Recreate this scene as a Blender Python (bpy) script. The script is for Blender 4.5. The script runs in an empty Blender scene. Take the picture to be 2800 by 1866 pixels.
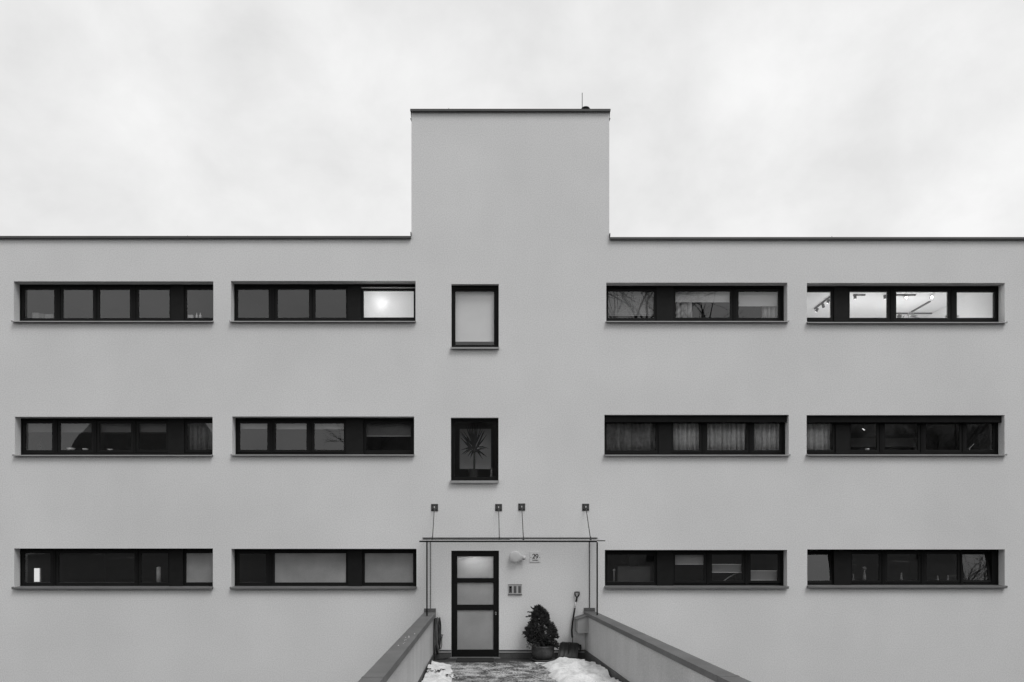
import bpy, math, random
from mathutils import Vector
R = math.radians
random.seed(29)
scene = bpy.context.scene
COL = scene.collection

# ------------------------------------------------------------------ camera
D = 15.0                     # metres from camera to the facade plane (y = 0)
S = 0.0076                   # metres per photo pixel on the facade
F = D / S                    # focal length in photo pixels (2800 wide)
CX, HY = 1360.0, 1465.0      # where the facade normal meets the photo
CZ = (1800 - HY) * S         # camera height above the walkway
cam_d = bpy.data.cameras.new('camera')
cam = bpy.data.objects.new('camera', cam_d)
COL.objects.link(cam)
cam.location = (0, -D, CZ)
cam.rotation_euler = (R(90), 0, 0)
cam_d.sensor_width = 36
cam_d.lens = 36 * F / 2800
cam_d.shift_x = (1400 - CX) / 2800
cam_d.shift_y = (HY - 933) / 2800
cam_d.clip_start = 0.1
cam_d.clip_end = 2000
scene.camera = cam

# ------------------------------------------------------------------ sky, sun, exposure
SUN_EL, SUN_AZ = 58.0, 36.0           # the veiled sun stands high behind the photographer
world = bpy.data.worlds.new('World')
scene.world = world
world.use_nodes = True
wt = world.node_tree
wt.nodes.clear()
def wn(t, **kw):
    n = wt.nodes.new(t)
    for k, v in kw.items():
        setattr(n, k, v)
    return n
w_out = wn('ShaderNodeOutputWorld')
w_bg = wn('ShaderNodeBackground')
w_bg.inputs['Strength'].default_value = 0.1
sky = wn('ShaderNodeTexSky')
sky.sky_type = 'NISHITA'
sky.sun_disc = False
sky.sun_elevation = R(SUN_EL)
sky.sun_rotation = R(180 - SUN_AZ)
sky.air_density = 2.0
sky.dust_density = 4.0
bw = wn('ShaderNodeRGBToBW')
tc = wn('ShaderNodeTexCoord')
sep = wn('ShaderNodeSeparateXYZ')
zs_ = wn('ShaderNodeMath', operation='MULTIPLY'); zs_.inputs[1].default_value = 1.35
comb = wn('ShaderNodeCombineXYZ')
n1 = wn('ShaderNodeTexNoise'); n1.inputs['Scale'].default_value = 6.5; n1.inputs['Detail'].default_value = 8; n1.inputs['Roughness'].default_value = 0.56; n1.inputs['Distortion'].default_value = 0.15
n2 = wn('ShaderNodeTexNoise'); n2.inputs['Scale'].default_value = 1.6; n2.inputs['Detail'].default_value = 2
r1 = wn('ShaderNodeMapRange'); r1.inputs['From Min'].default_value = 0.3; r1.inputs['From Max'].default_value = 0.7; r1.inputs['To Min'].default_value = 7.7; r1.inputs['To Max'].default_value = 9.3
r2 = wn('ShaderNodeMapRange'); r2.inputs['From Min'].default_value = 0.3; r2.inputs['From Max'].default_value = 0.7; r2.inputs['To Min'].default_value = 0.95; r2.inputs['To Max'].default_value = 1.07
mul = wn('ShaderNodeMath', operation='MULTIPLY')
mixw = wn('ShaderNodeMix'); mixw.data_type = 'FLOAT'; mixw.inputs['Factor'].default_value = 0.94
L = wt.links.new
L(sky.outputs[0], bw.inputs[0])
L(tc.outputs['Generated'], sep.inputs[0])
L(sep.outputs['Z'], zs_.inputs[0])
L(sep.outputs['X'], comb.inputs[0]); L(sep.outputs['Y'], comb.inputs[1]); L(zs_.outputs[0], comb.inputs[2])
L(comb.outputs[0], n1.inputs['Vector']); L(comb.outputs[0], n2.inputs['Vector'])
L(n1.outputs[0], r1.inputs[0]); L(n2.outputs[0], r2.inputs[0])
L(r1.outputs[0], mul.inputs[0]); L(r2.outputs[0], mul.inputs[1])
L(bw.outputs[0], mixw.inputs['A']); L(mul.outputs[0], mixw.inputs['B'])
L(mixw.outputs[0], w_bg.inputs['Color'])
L(w_bg.outputs[0], w_out.inputs[0])

sun_d = bpy.data.lights.new('sun', 'SUN')
sun_d.energy = 1.5
sun_d.angle = R(24)
sun_d.color = (1, 1, 1)
sun = bpy.data.objects.new('sun', sun_d)
COL.objects.link(sun)
sun.location = (5, -30, 40)
_dir = Vector((-math.sin(R(SUN_AZ)) * math.cos(R(SUN_EL)), math.cos(R(SUN_AZ)) * math.cos(R(SUN_EL)), -math.sin(R(SUN_EL))))
sun.rotation_euler = _dir.to_track_quat('-Z', 'Y').to_euler()

vs = scene.view_settings
vs.view_transform = 'Standard'
vs.look = 'None'
vs.exposure = 0.0
vs.gamma = 1.0
vs.use_curve_mapping = False
scene.cycles.max_bounces = 8
scene.cycles.transparent_max_bounces = 16
scene.cycles.sample_clamp_indirect = 6.0
scene.cycles.caustics_reflective = False
scene.cycles.caustics_refractive = False
scene.cycles.use_denoising = True

# ------------------------------------------------------------------ materials (the photograph is monochrome)
MATS = {}
def mat(name, v, rough=0.7, var=0.06, scale=6.0, fine=0.0, fscale=90.0, bump=0.0, bscale=60.0, metal=0.0, spec=0.3, streak=0.0, sscale=(5.0, 5.0, 0.35)):
    m = bpy.data.materials.new(name)
    m.use_nodes = True
    nt = m.node_tree
    b = nt.nodes['Principled BSDF']
    b.inputs['Roughness'].default_value = rough
    b.inputs['Metallic'].default_value = metal
    b.inputs['Specular IOR Level'].default_value = spec
    t = nt.nodes.new('ShaderNodeTexCoord')
    def noise(sc, det):
        n = nt.nodes.new('ShaderNodeTexNoise')
        n.inputs['Scale'].default_value = sc
        n.inputs['Detail'].default_value = det
        nt.links.new(t.outputs['Object'], n.inputs['Vector'])
        return n
    n = noise(scale, 4)
    mr = nt.nodes.new('ShaderNodeMapRange')
    mr.inputs['From Min'].default_value = 0.3; mr.inputs['From Max'].default_value = 0.7
    mr.inputs['To Min'].default_value = v * (1 - var); mr.inputs['To Max'].default_value = v * (1 + var)
    nt.links.new(n.outputs[0], mr.inputs[0])
    out = mr.outputs[0]
    if fine > 0:
        n3 = noise(fscale, 2)
        m3 = nt.nodes.new('ShaderNodeMapRange')
        m3.inputs['From Min'].default_value = 0.3; m3.inputs['From Max'].default_value = 0.7
        m3.inputs['To Min'].default_value = 1 - fine; m3.inputs['To Max'].default_value = 1 + fine
        nt.links.new(n3.outputs[0], m3.inputs[0])
        mm = nt.nodes.new('ShaderNodeMath'); mm.operation = 'MULTIPLY'
        nt.links.new(out, mm.inputs[0]); nt.links.new(m3.outputs[0], mm.inputs[1])
        out = mm.outputs[0]
    if streak > 0:
        mp = nt.nodes.new('ShaderNodeMapping'); mp.inputs['Scale'].default_value = sscale
        nt.links.new(t.outputs['Object'], mp.inputs[0])
        n4 = nt.nodes.new('ShaderNodeTexNoise'); n4.inputs['Scale'].default_value = 1.0; n4.inputs['Detail'].default_value = 5; n4.inputs['Roughness'].default_value = 0.6
        nt.links.new(mp.outputs[0], n4.inputs['Vector'])
        m4 = nt.nodes.new('ShaderNodeMapRange'); m4.inputs['From Min'].default_value = 0.3; m4.inputs['From Max'].default_value = 0.7
        m4.inputs['To Min'].default_value = 1 - streak; m4.inputs['To Max'].default_value = 1 + streak
        nt.links.new(n4.outputs[0], m4.inputs[0])
        ms = nt.nodes.new('ShaderNodeMath'); ms.operation = 'MULTIPLY'
        nt.links.new(out, ms.inputs[0]); nt.links.new(m4.outputs[0], ms.inputs[1]); out = ms.outputs[0]
    nt.links.new(out, b.inputs['Base Color'])
    if bump > 0:
        nb = noise(bscale, 3)
        bp = nt.nodes.new('ShaderNodeBump')
        bp.inputs['Strength'].default_value = bump
        bp.inputs['Distance'].default_value = 0.004
        nt.links.new(nb.outputs[0], bp.inputs['Height'])
        nt.links.new(bp.outputs[0], b.inputs['Normal'])
    MATS[name] = m
    return m

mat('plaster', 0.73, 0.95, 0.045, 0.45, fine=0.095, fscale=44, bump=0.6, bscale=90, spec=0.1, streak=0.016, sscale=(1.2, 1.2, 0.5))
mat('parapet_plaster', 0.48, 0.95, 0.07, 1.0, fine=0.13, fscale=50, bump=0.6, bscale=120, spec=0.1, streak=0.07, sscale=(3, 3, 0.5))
mat('frame_black', 0.008, 0.6, 0.2, 3, spec=0.12)
mat('sash_black', 0.010, 0.55, 0.2, 3, spec=0.15)
mat('panel_black', 0.012, 0.6, 0.2, 4, spec=0.15)
mat('shutter_black', 0.010, 0.6, 0.2, 4, spec=0.15)
mat('sill_metal', 0.33, 0.45, 0.08, 4, fine=0.05, fscale=40, metal=0.0, spec=0.5)
mat('coping_metal', 0.115, 0.5, 0.2, 2.0, fine=0.14, fscale=50, spec=0.4)
mat('roof_metal', 0.075, 0.5, 0.1, 2, spec=0.4)
mat('tread_sheet', 0.2, 0.6, 0.15, 2.0, fine=0.1, fscale=70, spec=0.3)
mat('plinth_dark', 0.085, 0.8, 0.2, 5, fine=0.15, fscale=60, bump=0.3)
mat('profile_metal', 0.4, 0.4, 0.05)
mat('room_dim', 0.10, 0.9, 0.1, 1.5)  # shade of the deep unlit rooms is put into this dark wall colour
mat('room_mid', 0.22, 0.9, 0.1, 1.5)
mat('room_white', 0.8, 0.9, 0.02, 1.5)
mat('sill_board', 0.12, 0.6, 0.1)
mat('rod_metal', 0.06, 0.5, 0.1, spec=0.2)
mat('rod_dark', 0.025, 0.5, 0.1, spec=0.2)
mat('plate_metal', 0.065, 0.55, 0.2, 12, fine=0.1)
mat('black_edge', 0.006, 0.6, 0.1, spec=0.1)
mat('lamp_white', 0.62, 0.4, 0.03, 5, spec=0.4)
mat('sign_enamel', 0.7, 0.35, 0.02, 5, spec=0.4)
mat('sign_ink', 0.012, 0.5, 0.0)
mat('intercom_steel', 0.45, 0.35, 0.06, 10, spec=0.5)
mat('intercom_dark', 0.05, 0.4, 0.1, 10)
mat('intercom_button', 0.2, 0.4, 0.2, 30)
mat('pot_glaze', 0.055, 0.55, 0.35, 6, fine=0.2, fscale=40)
mat('soil', 0.03, 0.95, 0.3, 20)
mat('conifer', 0.036, 0.8, 0.75, 16, fine=0.5, fscale=60, spec=0.15)
mat('dark_leaf', 0.017, 0.6, 0.5, 30)
mat('pale_leaf', 0.16, 0.7, 0.6, 40)
mat('wood_bark', 0.05, 0.9, 0.3, 20, bump=0.4)
mat('hose_rubber', 0.02, 0.5, 0.3, 10)
mat('hose_pale', 0.16, 0.6, 0.3, 10)
mat('tap_brass', 0.12, 0.35, 0.2, 20, metal=0.6)
mat('shovel_plastic', 0.022, 0.5, 0.3, 8, fine=0.2, fscale=50, spec=0.35)
mat('shovel_grip', 0.010, 0.5, 0.2)
mat('aluminium', 0.6, 0.3, 0.05, 10, spec=0.5)
mat('mailbox_paint', 0.3, 0.45, 0.05, 5, spec=0.4)
mat('mat_rubber', 0.022, 0.95, 0.4, 40, fine=0.4, fscale=150, bump=0.8)
mat('blind_white', 0.9, 0.9, 0.03, 3)
mat('blind_grey', 0.42, 0.9, 0.06, 3)
mat('blind_light', 0.8, 0.9, 0.04, 3)
mat('sill_dark', 0.15, 0.5, 0.1, 4, fine=0.06, fscale=40, spec=0.4)
mat('house_render', 0.28, 0.9, 0.1, 1)
mat('house_roof', 0.13, 0.8, 0.2, 3)
mat('spruce', 0.025, 0.9, 0.4, 4)
mat('blind_dim', 0.16, 0.9, 0.1, 3)
mat('curtain_white', 0.72, 0.95, 0.15, 14)
mat('curtain_grey', 0.22, 0.95, 0.2, 14)
mat('rail_white', 0.8, 0.4, 0.0)
mat('ceramic', 0.6, 0.3, 0.03, 5)
mat('object_grey', 0.22, 0.6, 0.2, 20)
mat('object_dark', 0.03, 0.6, 0.2, 20)
mat('track_black', 0.06, 0.5, 0.1)
mat('leaf_debris', 0.02, 0.9, 0.3, 40)

def glass_mat(name, refl_ior=1.88, tint=0.95, dirt=0.0):
    m = bpy.data.materials.new(name); m.use_nodes = True
    nt = m.node_tree; nt.nodes.clear()
    o = nt.nodes.new('ShaderNodeOutputMaterial')
    tr = nt.nodes.new('ShaderNodeBsdfTransparent'); tr.inputs[0].default_value = (tint, tint, tint, 1)
    gl = nt.nodes.new('ShaderNodeBsdfGlossy'); gl.inputs['Roughness'].default_value = 0.0
    gl.inputs[0].default_value = (0.95, 0.95, 0.95, 1)
    fr = nt.nodes.new('ShaderNodeFresnel'); fr.inputs['IOR'].default_value = refl_ior
    ge = nt.nodes.new('ShaderNodeNewGeometry')
    inv = nt.nodes.new('ShaderNodeMath'); inv.operation = 'SUBTRACT'; inv.inputs[0].default_value = 1.0
    mu = nt.nodes.new('ShaderNodeMath'); mu.operation = 'MULTIPLY'
    mx = nt.nodes.new('ShaderNodeMixShader')
    # the sheet is slightly wavy, as float glass in a sash is
    tcn = nt.nodes.new('ShaderNodeTexCoord')
    nz = nt.nodes.new('ShaderNodeTexNoise'); nz.inputs['Scale'].default_value = 1.6; nz.inputs['Detail'].default_value = 1
    bp = nt.nodes.new('ShaderNodeBump'); bp.inputs['Strength'].default_value = 0.25; bp.inputs['Distance'].default_value = 0.004
    nt.links.new(tcn.outputs['Object'], nz.inputs['Vector']); nt.links.new(nz.outputs[0], bp.inputs['Height'])
    nt.links.new(bp.outputs[0], gl.inputs['Normal'])
    nt.links.new(ge.outputs['Backfacing'], inv.inputs[1])
    nt.links.new(fr.outputs[0], mu.inputs[0]); nt.links.new(inv.outputs[0], mu.inputs[1])
    nt.links.new(mu.outputs[0], mx.inputs[0]); nt.links.new(tr.outputs[0], mx.inputs[1]); nt.links.new(gl.outputs[0], mx.inputs[2])
    end = mx
    if dirt:
        df = nt.nodes.new('ShaderNodeBsdfDiffuse'); df.inputs[0].default_value = (0.2, 0.2, 0.2, 1)
        md = nt.nodes.new('ShaderNodeMixShader'); md.inputs[0].default_value = dirt
        nt.links.new(mx.outputs[0], md.inputs[1]); nt.links.new(df.outputs[0], md.inputs[2]); end = md
    nt.links.new(end.outputs[0], o.inputs[0])
    MATS[name] = m
glass_mat('window_glass')
glass_mat('screen_glass', 1.45, 0.93)

def frosted_mat(name, v, trans, gloss=0.05, var=0.15, scale=3.0):
    m = bpy.data.materials.new(name); m.use_nodes = True
    nt = m.node_tree; nt.nodes.clear()
    o = nt.nodes.new('ShaderNodeOutputMaterial')
    t = nt.nodes.new('ShaderNodeTexCoord')
    n = nt.nodes.new('ShaderNodeTexNoise'); n.inputs['Scale'].default_value = scale; n.inputs['Detail'].default_value = 6
    nf = nt.nodes.new('ShaderNodeTexNoise'); nf.inputs['Scale'].default_value = 160; nf.inputs['Detail'].default_value = 2
    ad = nt.nodes.new('ShaderNodeMath'); ad.operation = 'ADD'
    mr = nt.nodes.new('ShaderNodeMapRange')
    mr.inputs['From Min'].default_value = 0.65; mr.inputs['From Max'].default_value = 1.35
    mr.inputs['To Min'].default_value = v * (1 - var); mr.inputs['To Max'].default_value = v * (1 + var)
    nt.links.new(t.outputs['Object'], n.inputs['Vector']); nt.links.new(t.outputs['Object'], nf.inputs['Vector'])
    nt.links.new(n.outputs[0], ad.inputs[0]); nt.links.new(nf.outputs[0], ad.inputs[1]); nt.links.new(ad.outputs[0], mr.inputs[0])
    df = nt.nodes.new('ShaderNodeBsdfDiffuse'); tl = nt.nodes.new('ShaderNodeBsdfTranslucent')
    tl.inputs[0].default_value = (trans, trans, trans, 1)
    nt.links.new(mr.outputs[0], df.inputs[0])
    ads = nt.nodes.new('ShaderNodeAddShader')
    nt.links.new(df.outputs[0], ads.inputs[0]); nt.links.new(tl.outputs[0], ads.inputs[1])
    gl = nt.nodes.new('ShaderNodeBsdfGlossy'); gl.inputs['Roughness'].default_value = 0.25
    mx = nt.nodes.new('ShaderNodeMixShader'); mx.inputs[0].default_value = gloss
    nt.links.new(ads.outputs[0], mx.inputs[1]); nt.links.new(gl.outputs[0], mx.inputs[2])
    nt.links.new(mx.outputs[0], o.inputs[0])
    MATS[name] = m
frosted_mat('frosted_pane', 0.28, 0.15, 0.05, 0.35, 2.2)
frosted_mat('door_pane', 0.28, 0.35, 0.04, 0.3, 2.4)
glass_mat('canopy_glass', 1.45, 0.97, 0.07)
frosted_mat('lamp_blind', 0.4, 0.55, 0.0, 0.02)

def emit_mat(name, s):
    m = bpy.data.materials.new(name); m.use_nodes = True
    nt = m.node_tree; nt.nodes.clear()
    o = nt.nodes.new('ShaderNodeOutputMaterial'); e = nt.nodes.new('ShaderNodeEmission')
    e.inputs[1].default_value = s
    nt.links.new(e.outputs[0], o.inputs[0])
    MATS[name] = m
emit_mat('globe_light', 26.0)
emit_mat('spot_light', 30.0)
emit_mat('hall_light', 90.0)
emit_mat('lens_glow', 1.6)
emit_mat('tiny_light', 1.5)
emit_mat('card_glow', 0.85)

def snow_mat():
    m = mat("snow", 0.70, 0.7, 0.08, 4.0, fine=0.10, fscale=30, bump=0.9, bscale=18, spec=0.3)
    b = m.node_tree.nodes['Principled BSDF']
    nt = m.node_tree
    # grit and meltwater patches in the old snow
    t = nt.nodes.new('ShaderNodeTexCoord')
    n = nt.nodes.new('ShaderNodeTexNoise'); n.inputs['Scale'].default_value = 3.2; n.inputs['Detail'].default_value = 8; n.inputs['Roughness'].default_value = 0.7
    nt.links.new(t.outputs['Object'], n.inputs['Vector'])
    r = nt.nodes.new('ShaderNodeMapRange'); r.inputs['From Min'].default_value = 0.50; r.inputs['From Max'].default_value = 0.70
    nt.links.new(n.outputs[0], r.inputs[0])
    old = b.inputs['Base Color'].links[0].from_socket
    mx = nt.nodes.new('ShaderNodeMix'); mx.data_type = 'FLOAT'; mx.inputs['B'].default_value = 0.42
    nt.links.new(r.outputs[0], mx.inputs['Factor']); nt.links.new(old, mx.inputs['A'])
    nt.links.new(mx.outputs[0], b.inputs['Base Color'])
snow_mat()

def slush_mat():
    m = bpy.data.materials.new('walkway_slush'); m.use_nodes = True
    nt = m.node_tree; b = nt.nodes['Principled BSDF']
    t = nt.nodes.new('ShaderNodeTexCoord')
    mp = nt.nodes.new('ShaderNodeMapping'); mp.inputs['Scale'].default_value = (1.0, 1.3, 1.0)
    nt.links.new(t.outputs['Object'], mp.inputs[0])
    n = nt.nodes.new('ShaderNodeTexNoise'); n.inputs['Scale'].default_value = 3.5; n.inputs['Detail'].default_value = 9; n.inputs['Roughness'].default_value = 0.75
    nt.links.new(mp.outputs[0], n.inputs['Vector'])
    n2 = nt.nodes.new('ShaderNodeTexNoise'); n2.inputs['Scale'].default_value = 26; n2.inputs['Detail'].default_value = 6; n2.inputs['Roughness'].default_value = 0.7
    nt.links.new(t.outputs['Object'], n2.inputs['Vector'])
    # less crust close to the door, where the canopy keeps the snow off
    sp = nt.nodes.new('ShaderNodeSeparateXYZ'); nt.links.new(t.outputs['Object'], sp.inputs[0])
    ry = nt.nodes.new('ShaderNodeMapRange'); ry.inputs['From Min'].default_value = 4.35; ry.inputs['From Max'].default_value = 4.8
    ry.inputs['To Min'].default_value = 0.0; ry.inputs['To Max'].default_value = -0.30
    nt.links.new(sp.outputs['Y'], ry.inputs[0])
    ad = nt.nodes.new('ShaderNodeMath'); ad.operation = 'ADD'
    nt.links.new(n.outputs[0], ad.inputs[0]); nt.links.new(n2.outputs[0], ad.inputs[1])
    ad2 = nt.nodes.new('ShaderNodeMath'); ad2.operation = 'ADD'
    nt.links.new(ad.outputs[0], ad2.inputs[0]); nt.links.new(ry.outputs[0], ad2.inputs[1])
    r = nt.nodes.new('ShaderNodeMapRange'); r.inputs['From Min'].default_value = 0.93; r.inputs['From Max'].default_value = 1.12
    r.inputs['To Min'].default_value = 0.035; r.inputs['To Max'].default_value = 0.55
    nt.links.new(ad2.outputs[0], r.inputs[0]); nt.links.new(r.outputs[0], b.inputs['Base Color'])
    b.inputs['Roughness'].default_value = 0.55
    bp = nt.nodes.new('ShaderNodeBump'); bp.inputs['Strength'].default_value = 0.8; bp.inputs['Distance'].default_value = 0.01
    nt.links.new(ad.outputs[0], bp.inputs['Height']); nt.links.new(bp.outputs[0], b.inputs['Normal'])
    MATS['walkway_slush'] = m
slush_mat()

def ground_mat():
    m = bpy.data.materials.new('winter_lawn'); m.use_nodes = True
    nt = m.node_tree; b = nt.nodes['Principled BSDF']
    t = nt.nodes.new('ShaderNodeTexCoord')
    n = nt.nodes.new('ShaderNodeTexNoise'); n.inputs['Scale'].default_value = 0.35; n.inputs['Detail'].default_value = 8
    nt.links.new(t.outputs['Object'], n.inputs['Vector'])
    r = nt.nodes.new('ShaderNodeMapRange'); r.inputs['From Min'].default_value = 0.68; r.inputs['From Max'].default_value = 0.74
    r.inputs['To Min'].default_value = 0.06; r.inputs['To Max'].default_value = 0.6
    nt.links.new(n.outputs[0], r.inputs[0]); nt.links.new(r.outputs[0], b.inputs['Base Color'])
    b.inputs['Roughness'].default_value = 0.95
    MATS['winter_lawn'] = m
ground_mat()
mat('wood_mass', 0.2, 0.95, 0.4, 0.5)

# ------------------------------------------------------------------ building blocks
def PX(px, y=0.0): return (px - CX) * (D + y) / F
def PZ(py, y=0.0): return CZ + (HY - py) * (D + y) / F

class MB:
    def __init__(self): self.v = []; self.f = []
    def add(self, vs, fs):
        b = len(self.v); self.v += [tuple(p) for p in vs]; self.f += [tuple(b + i for i in q) for q in fs]; return self
    def box(self, x0, x1, y0, y1, z0, z1):
        return self.add([(x0,y0,z0),(x1,y0,z0),(x1,y1,z0),(x0,y1,z0),(x0,y0,z1),(x1,y0,z1),(x1,y1,z1),(x0,y1,z1)],
                 [(0,3,2,1),(4,5,6,7),(0,1,5,4),(1,2,6,5),(2,3,7,6),(3,0,4,7)])
    def quad(self, a, b, c, d): return self.add([a,b,c,d], [(0,1,2,3)])
    def prism(self, poly, axis, a, b):
        """poly: list of 2-D points; axis: 'y' -> (x,z) poly between y=a and y=b"""
        n = len(poly)
        if axis == 'y': va = [(p[0], a, p[1]) for p in poly]; vb = [(p[0], b, p[1]) for p in poly]
        elif axis == 'x': va = [(a, p[0], p[1]) for p in poly]; vb = [(b, p[0], p[1]) for p in poly]
        else: va = [(p[0], p[1], a) for p in poly]; vb = [(p[0], p[1], b) for p in poly]
        return self.add(va + vb, [tuple(range(n)), tuple(range(2*n-1, n-1, -1))] + [(i, (i+1) % n, n + (i+1) % n, n + i) for i in range(n)])
    def tube(self, pts, rad, n=8, closed=False, caps=True):
        pts = [Vector(p) for p in pts]; m = len(pts)
        if not hasattr(rad, '__len__'): rad = [rad] * m
        up = Vector((0.31, 0.17, 0.93)); vs = []; prev = None
        for i, p in enumerate(pts):
            a = pts[(i-1) % m] if (closed or i > 0) else p
            c = pts[(i+1) % m] if (closed or i < m-1) else p
            t = (c - a); t = t.normalized() if t.length > 1e-9 else Vector((0,0,1))
            if prev is None:
                s = t.cross(up)
                if s.length < 1e-4: s = t.cross(Vector((1,0,0)))
            else:
                s = prev - t * prev.dot(t)
                if s.length < 1e-5: s = t.cross(up)
            s.normalize(); prev = s; w = t.cross(s)
            for k in range(n):
                an = 2*math.pi*k/n
                vs.append(p + (s*math.cos(an) + w*math.sin(an)) * rad[i])
        fs = []
        for i in range(m if closed else m-1):
            j = (i+1) % m
            for k in range(n):
                l = (k+1) % n
                fs.append((i*n+k, i*n+l, j*n+l, j*n+k))
        if not closed and caps:
            fs.append(tuple(range(n-1, -1, -1))); fs.append(tuple((m-1)*n + k for k in range(n)))
        return self.add(vs, fs)
    def lathe(self, c, prof, n=32):
        vs = []; fs = []
        for (r, z) in prof:
            for k in range(n):
                a = 2*math.pi*k/n
                vs.append((c[0] + r*math.cos(a), c[1] + r*math.sin(a), c[2] + z))
        for i in range(len(prof)-1):
            for k in range(n):
                l = (k+1) % n
                fs.append((i*n+k, i*n+l, (i+1)*n+l, (i+1)*n+k))
        fs.append(tuple(range(n-1, -1, -1))); fs.append(tuple((len(prof)-1)*n + k for k in range(n)))
        return self.add(vs, fs)
    def disc_y(self, c, r, depth, n=28, inner=None):
        """a disc facing -y, its front at c.y, growing back by depth"""
        pts = [(c[0] + r*math.cos(2*math.pi*k/n), c[2] + r*math.sin(2*math.pi*k/n)) for k in range(n)]
        return self.prism(pts, 'y', c[1], c[1] + depth)
    def sphere(self, c, r, n=20, m=12):
        vs = []; fs = []
        for i in range(1, m):
            th = math.pi*i/m
            for k in range(n):
                a = 2*math.pi*k/n
                vs.append((c[0]+r*math.sin(th)*math.cos(a), c[1]+r*math.sin(th)*math.sin(a), c[2]+r*math.cos(th)))
        for i in range(m-2):
            for k in range(n):
                l = (k+1) % n
                fs.append((i*n+k, (i+1)*n+k, (i+1)*n+l, i*n+l))
        b = len(vs); vs += [(c[0],c[1],c[2]+r),(c[0],c[1],c[2]-r)]
        for k in range(n):
            l = (k+1) % n
            fs.append((b, k, l)); fs.append((b+1, (m-2)*n+l, (m-2)*n+k))
        return self.add(vs, fs)
    def build(self, name, material, parent=None, smooth=False, bevel=0.0):
        xs = [p[0] for p in self.v]; ys = [p[1] for p in self.v]; zs = [p[2] for p in self.v]
        o0 = Vector(((min(xs)+max(xs))/2, (min(ys)+max(ys))/2, min(zs)))
        me = bpy.data.meshes.new(name)
        me.from_pydata([(p[0]-o0.x, p[1]-o0.y, p[2]-o0.z) for p in self.v], [], self.f)
        me.validate(); me.update()
        import bmesh
        bm = bmesh.new(); bm.from_mesh(me); bmesh.ops.recalc_face_normals(bm, faces=bm.faces); bm.to_mesh(me); bm.free()
        if smooth:
            for p in me.polygons: p.use_smooth = True
        me.materials.append(MATS[material])
        ob = bpy.data.objects.new(name, me); COL.objects.link(ob)
        place(ob, o0, parent)
        if bevel:
            md = ob.modifiers.new('bevel', 'BEVEL'); md.width = bevel; md.segments = 2; md.limit_method = 'ANGLE'
        return ob
WLOC = {}
def place(ob, loc, parent):
    WLOC[ob.name] = Vector(loc)
    if parent is not None:
        ob.parent = parent; ob.location = Vector(loc) - WLOC[parent.name]
    else:
        ob.location = Vector(loc)
def thing(name, loc, label, cat, group=None):
    o = bpy.data.objects.new(name, None); COL.objects.link(o); o.empty_display_size = 0.2
    place(o, loc, None); tag(o, label, cat, group); return o
def tag(o, label, cat, group=None):
    o['label'] = label; o['category'] = cat
    if group: o['group'] = group
    return o
def struct(o): o['kind'] = 'structure'; return o
def B(): return MB()

# ------------------------------------------------------------------ terrain
def terrain():
    def smooth(a, b, x):
        t = max(0, min(1, (x-a)/(b-a))); return t*t*(3-2*t)
    def h(x, y):
        z = -2.7 + 3.5 * smooth(-6.0, -13.0, y)
        if abs(x) < 6 and -12 < y < 0: z = min(z, -0.30 if y > -8 else -0.15)
        back = max(0.0, -y - 40)
        rise = back * (0.10 + 0.14 * smooth(-4, 22, x))
        return z + min(rise, 26) + (0.25*math.sin(x*0.31+1)*math.cos(y*0.23) if y < -20 else 0)
    def axis(lo, hi, near, step):
        a = []; p = 0.0; st = step
        while p < hi: 
            a.append(p)
            if p > near: st *= 1.25
            p += st
        a.append(hi); n = []; p = -step; st = step
        while p > lo:
            n.append(p)
            if p < -near: st *= 1.25
            p -= st
        n.append(lo)
        return sorted(n) + a
    X = axis(-500, 500, 30, 1.5); Y = axis(-500, 500, 40, 1.5)
    m = B(); nx = len(X)
    vs = [(x, y, h(x, y)) for y in Y for x in X]
    fs = [(j*nx+i, j*nx+i+1, (j+1)*nx+i+1, (j+1)*nx+i) for j in range(len(Y)-1) for i in range(nx-1)]
    m.add(vs, fs)
    struct(m.build('ground', 'winter_lawn', smooth=True))
    return h
TH = terrain()

# ------------------------------------------------------------------ the apartment building
DF = 0.185                       # set-back of the window frames
bld = thing('apartment_building', (0, 4, -3.2), 'long white plastered modernist apartment block with a raised central stair tower', 'building')

OPEN = []                        # (x0, x1, z0, z1, depth)
TX0, TX1 = PX(1125), PX(1666)
ZR_L, ZR_R, ZT = PZ(648), PZ(651), PZ(301)
XB0, XB1, ZB = -17.0, 17.0, -3.2

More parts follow.
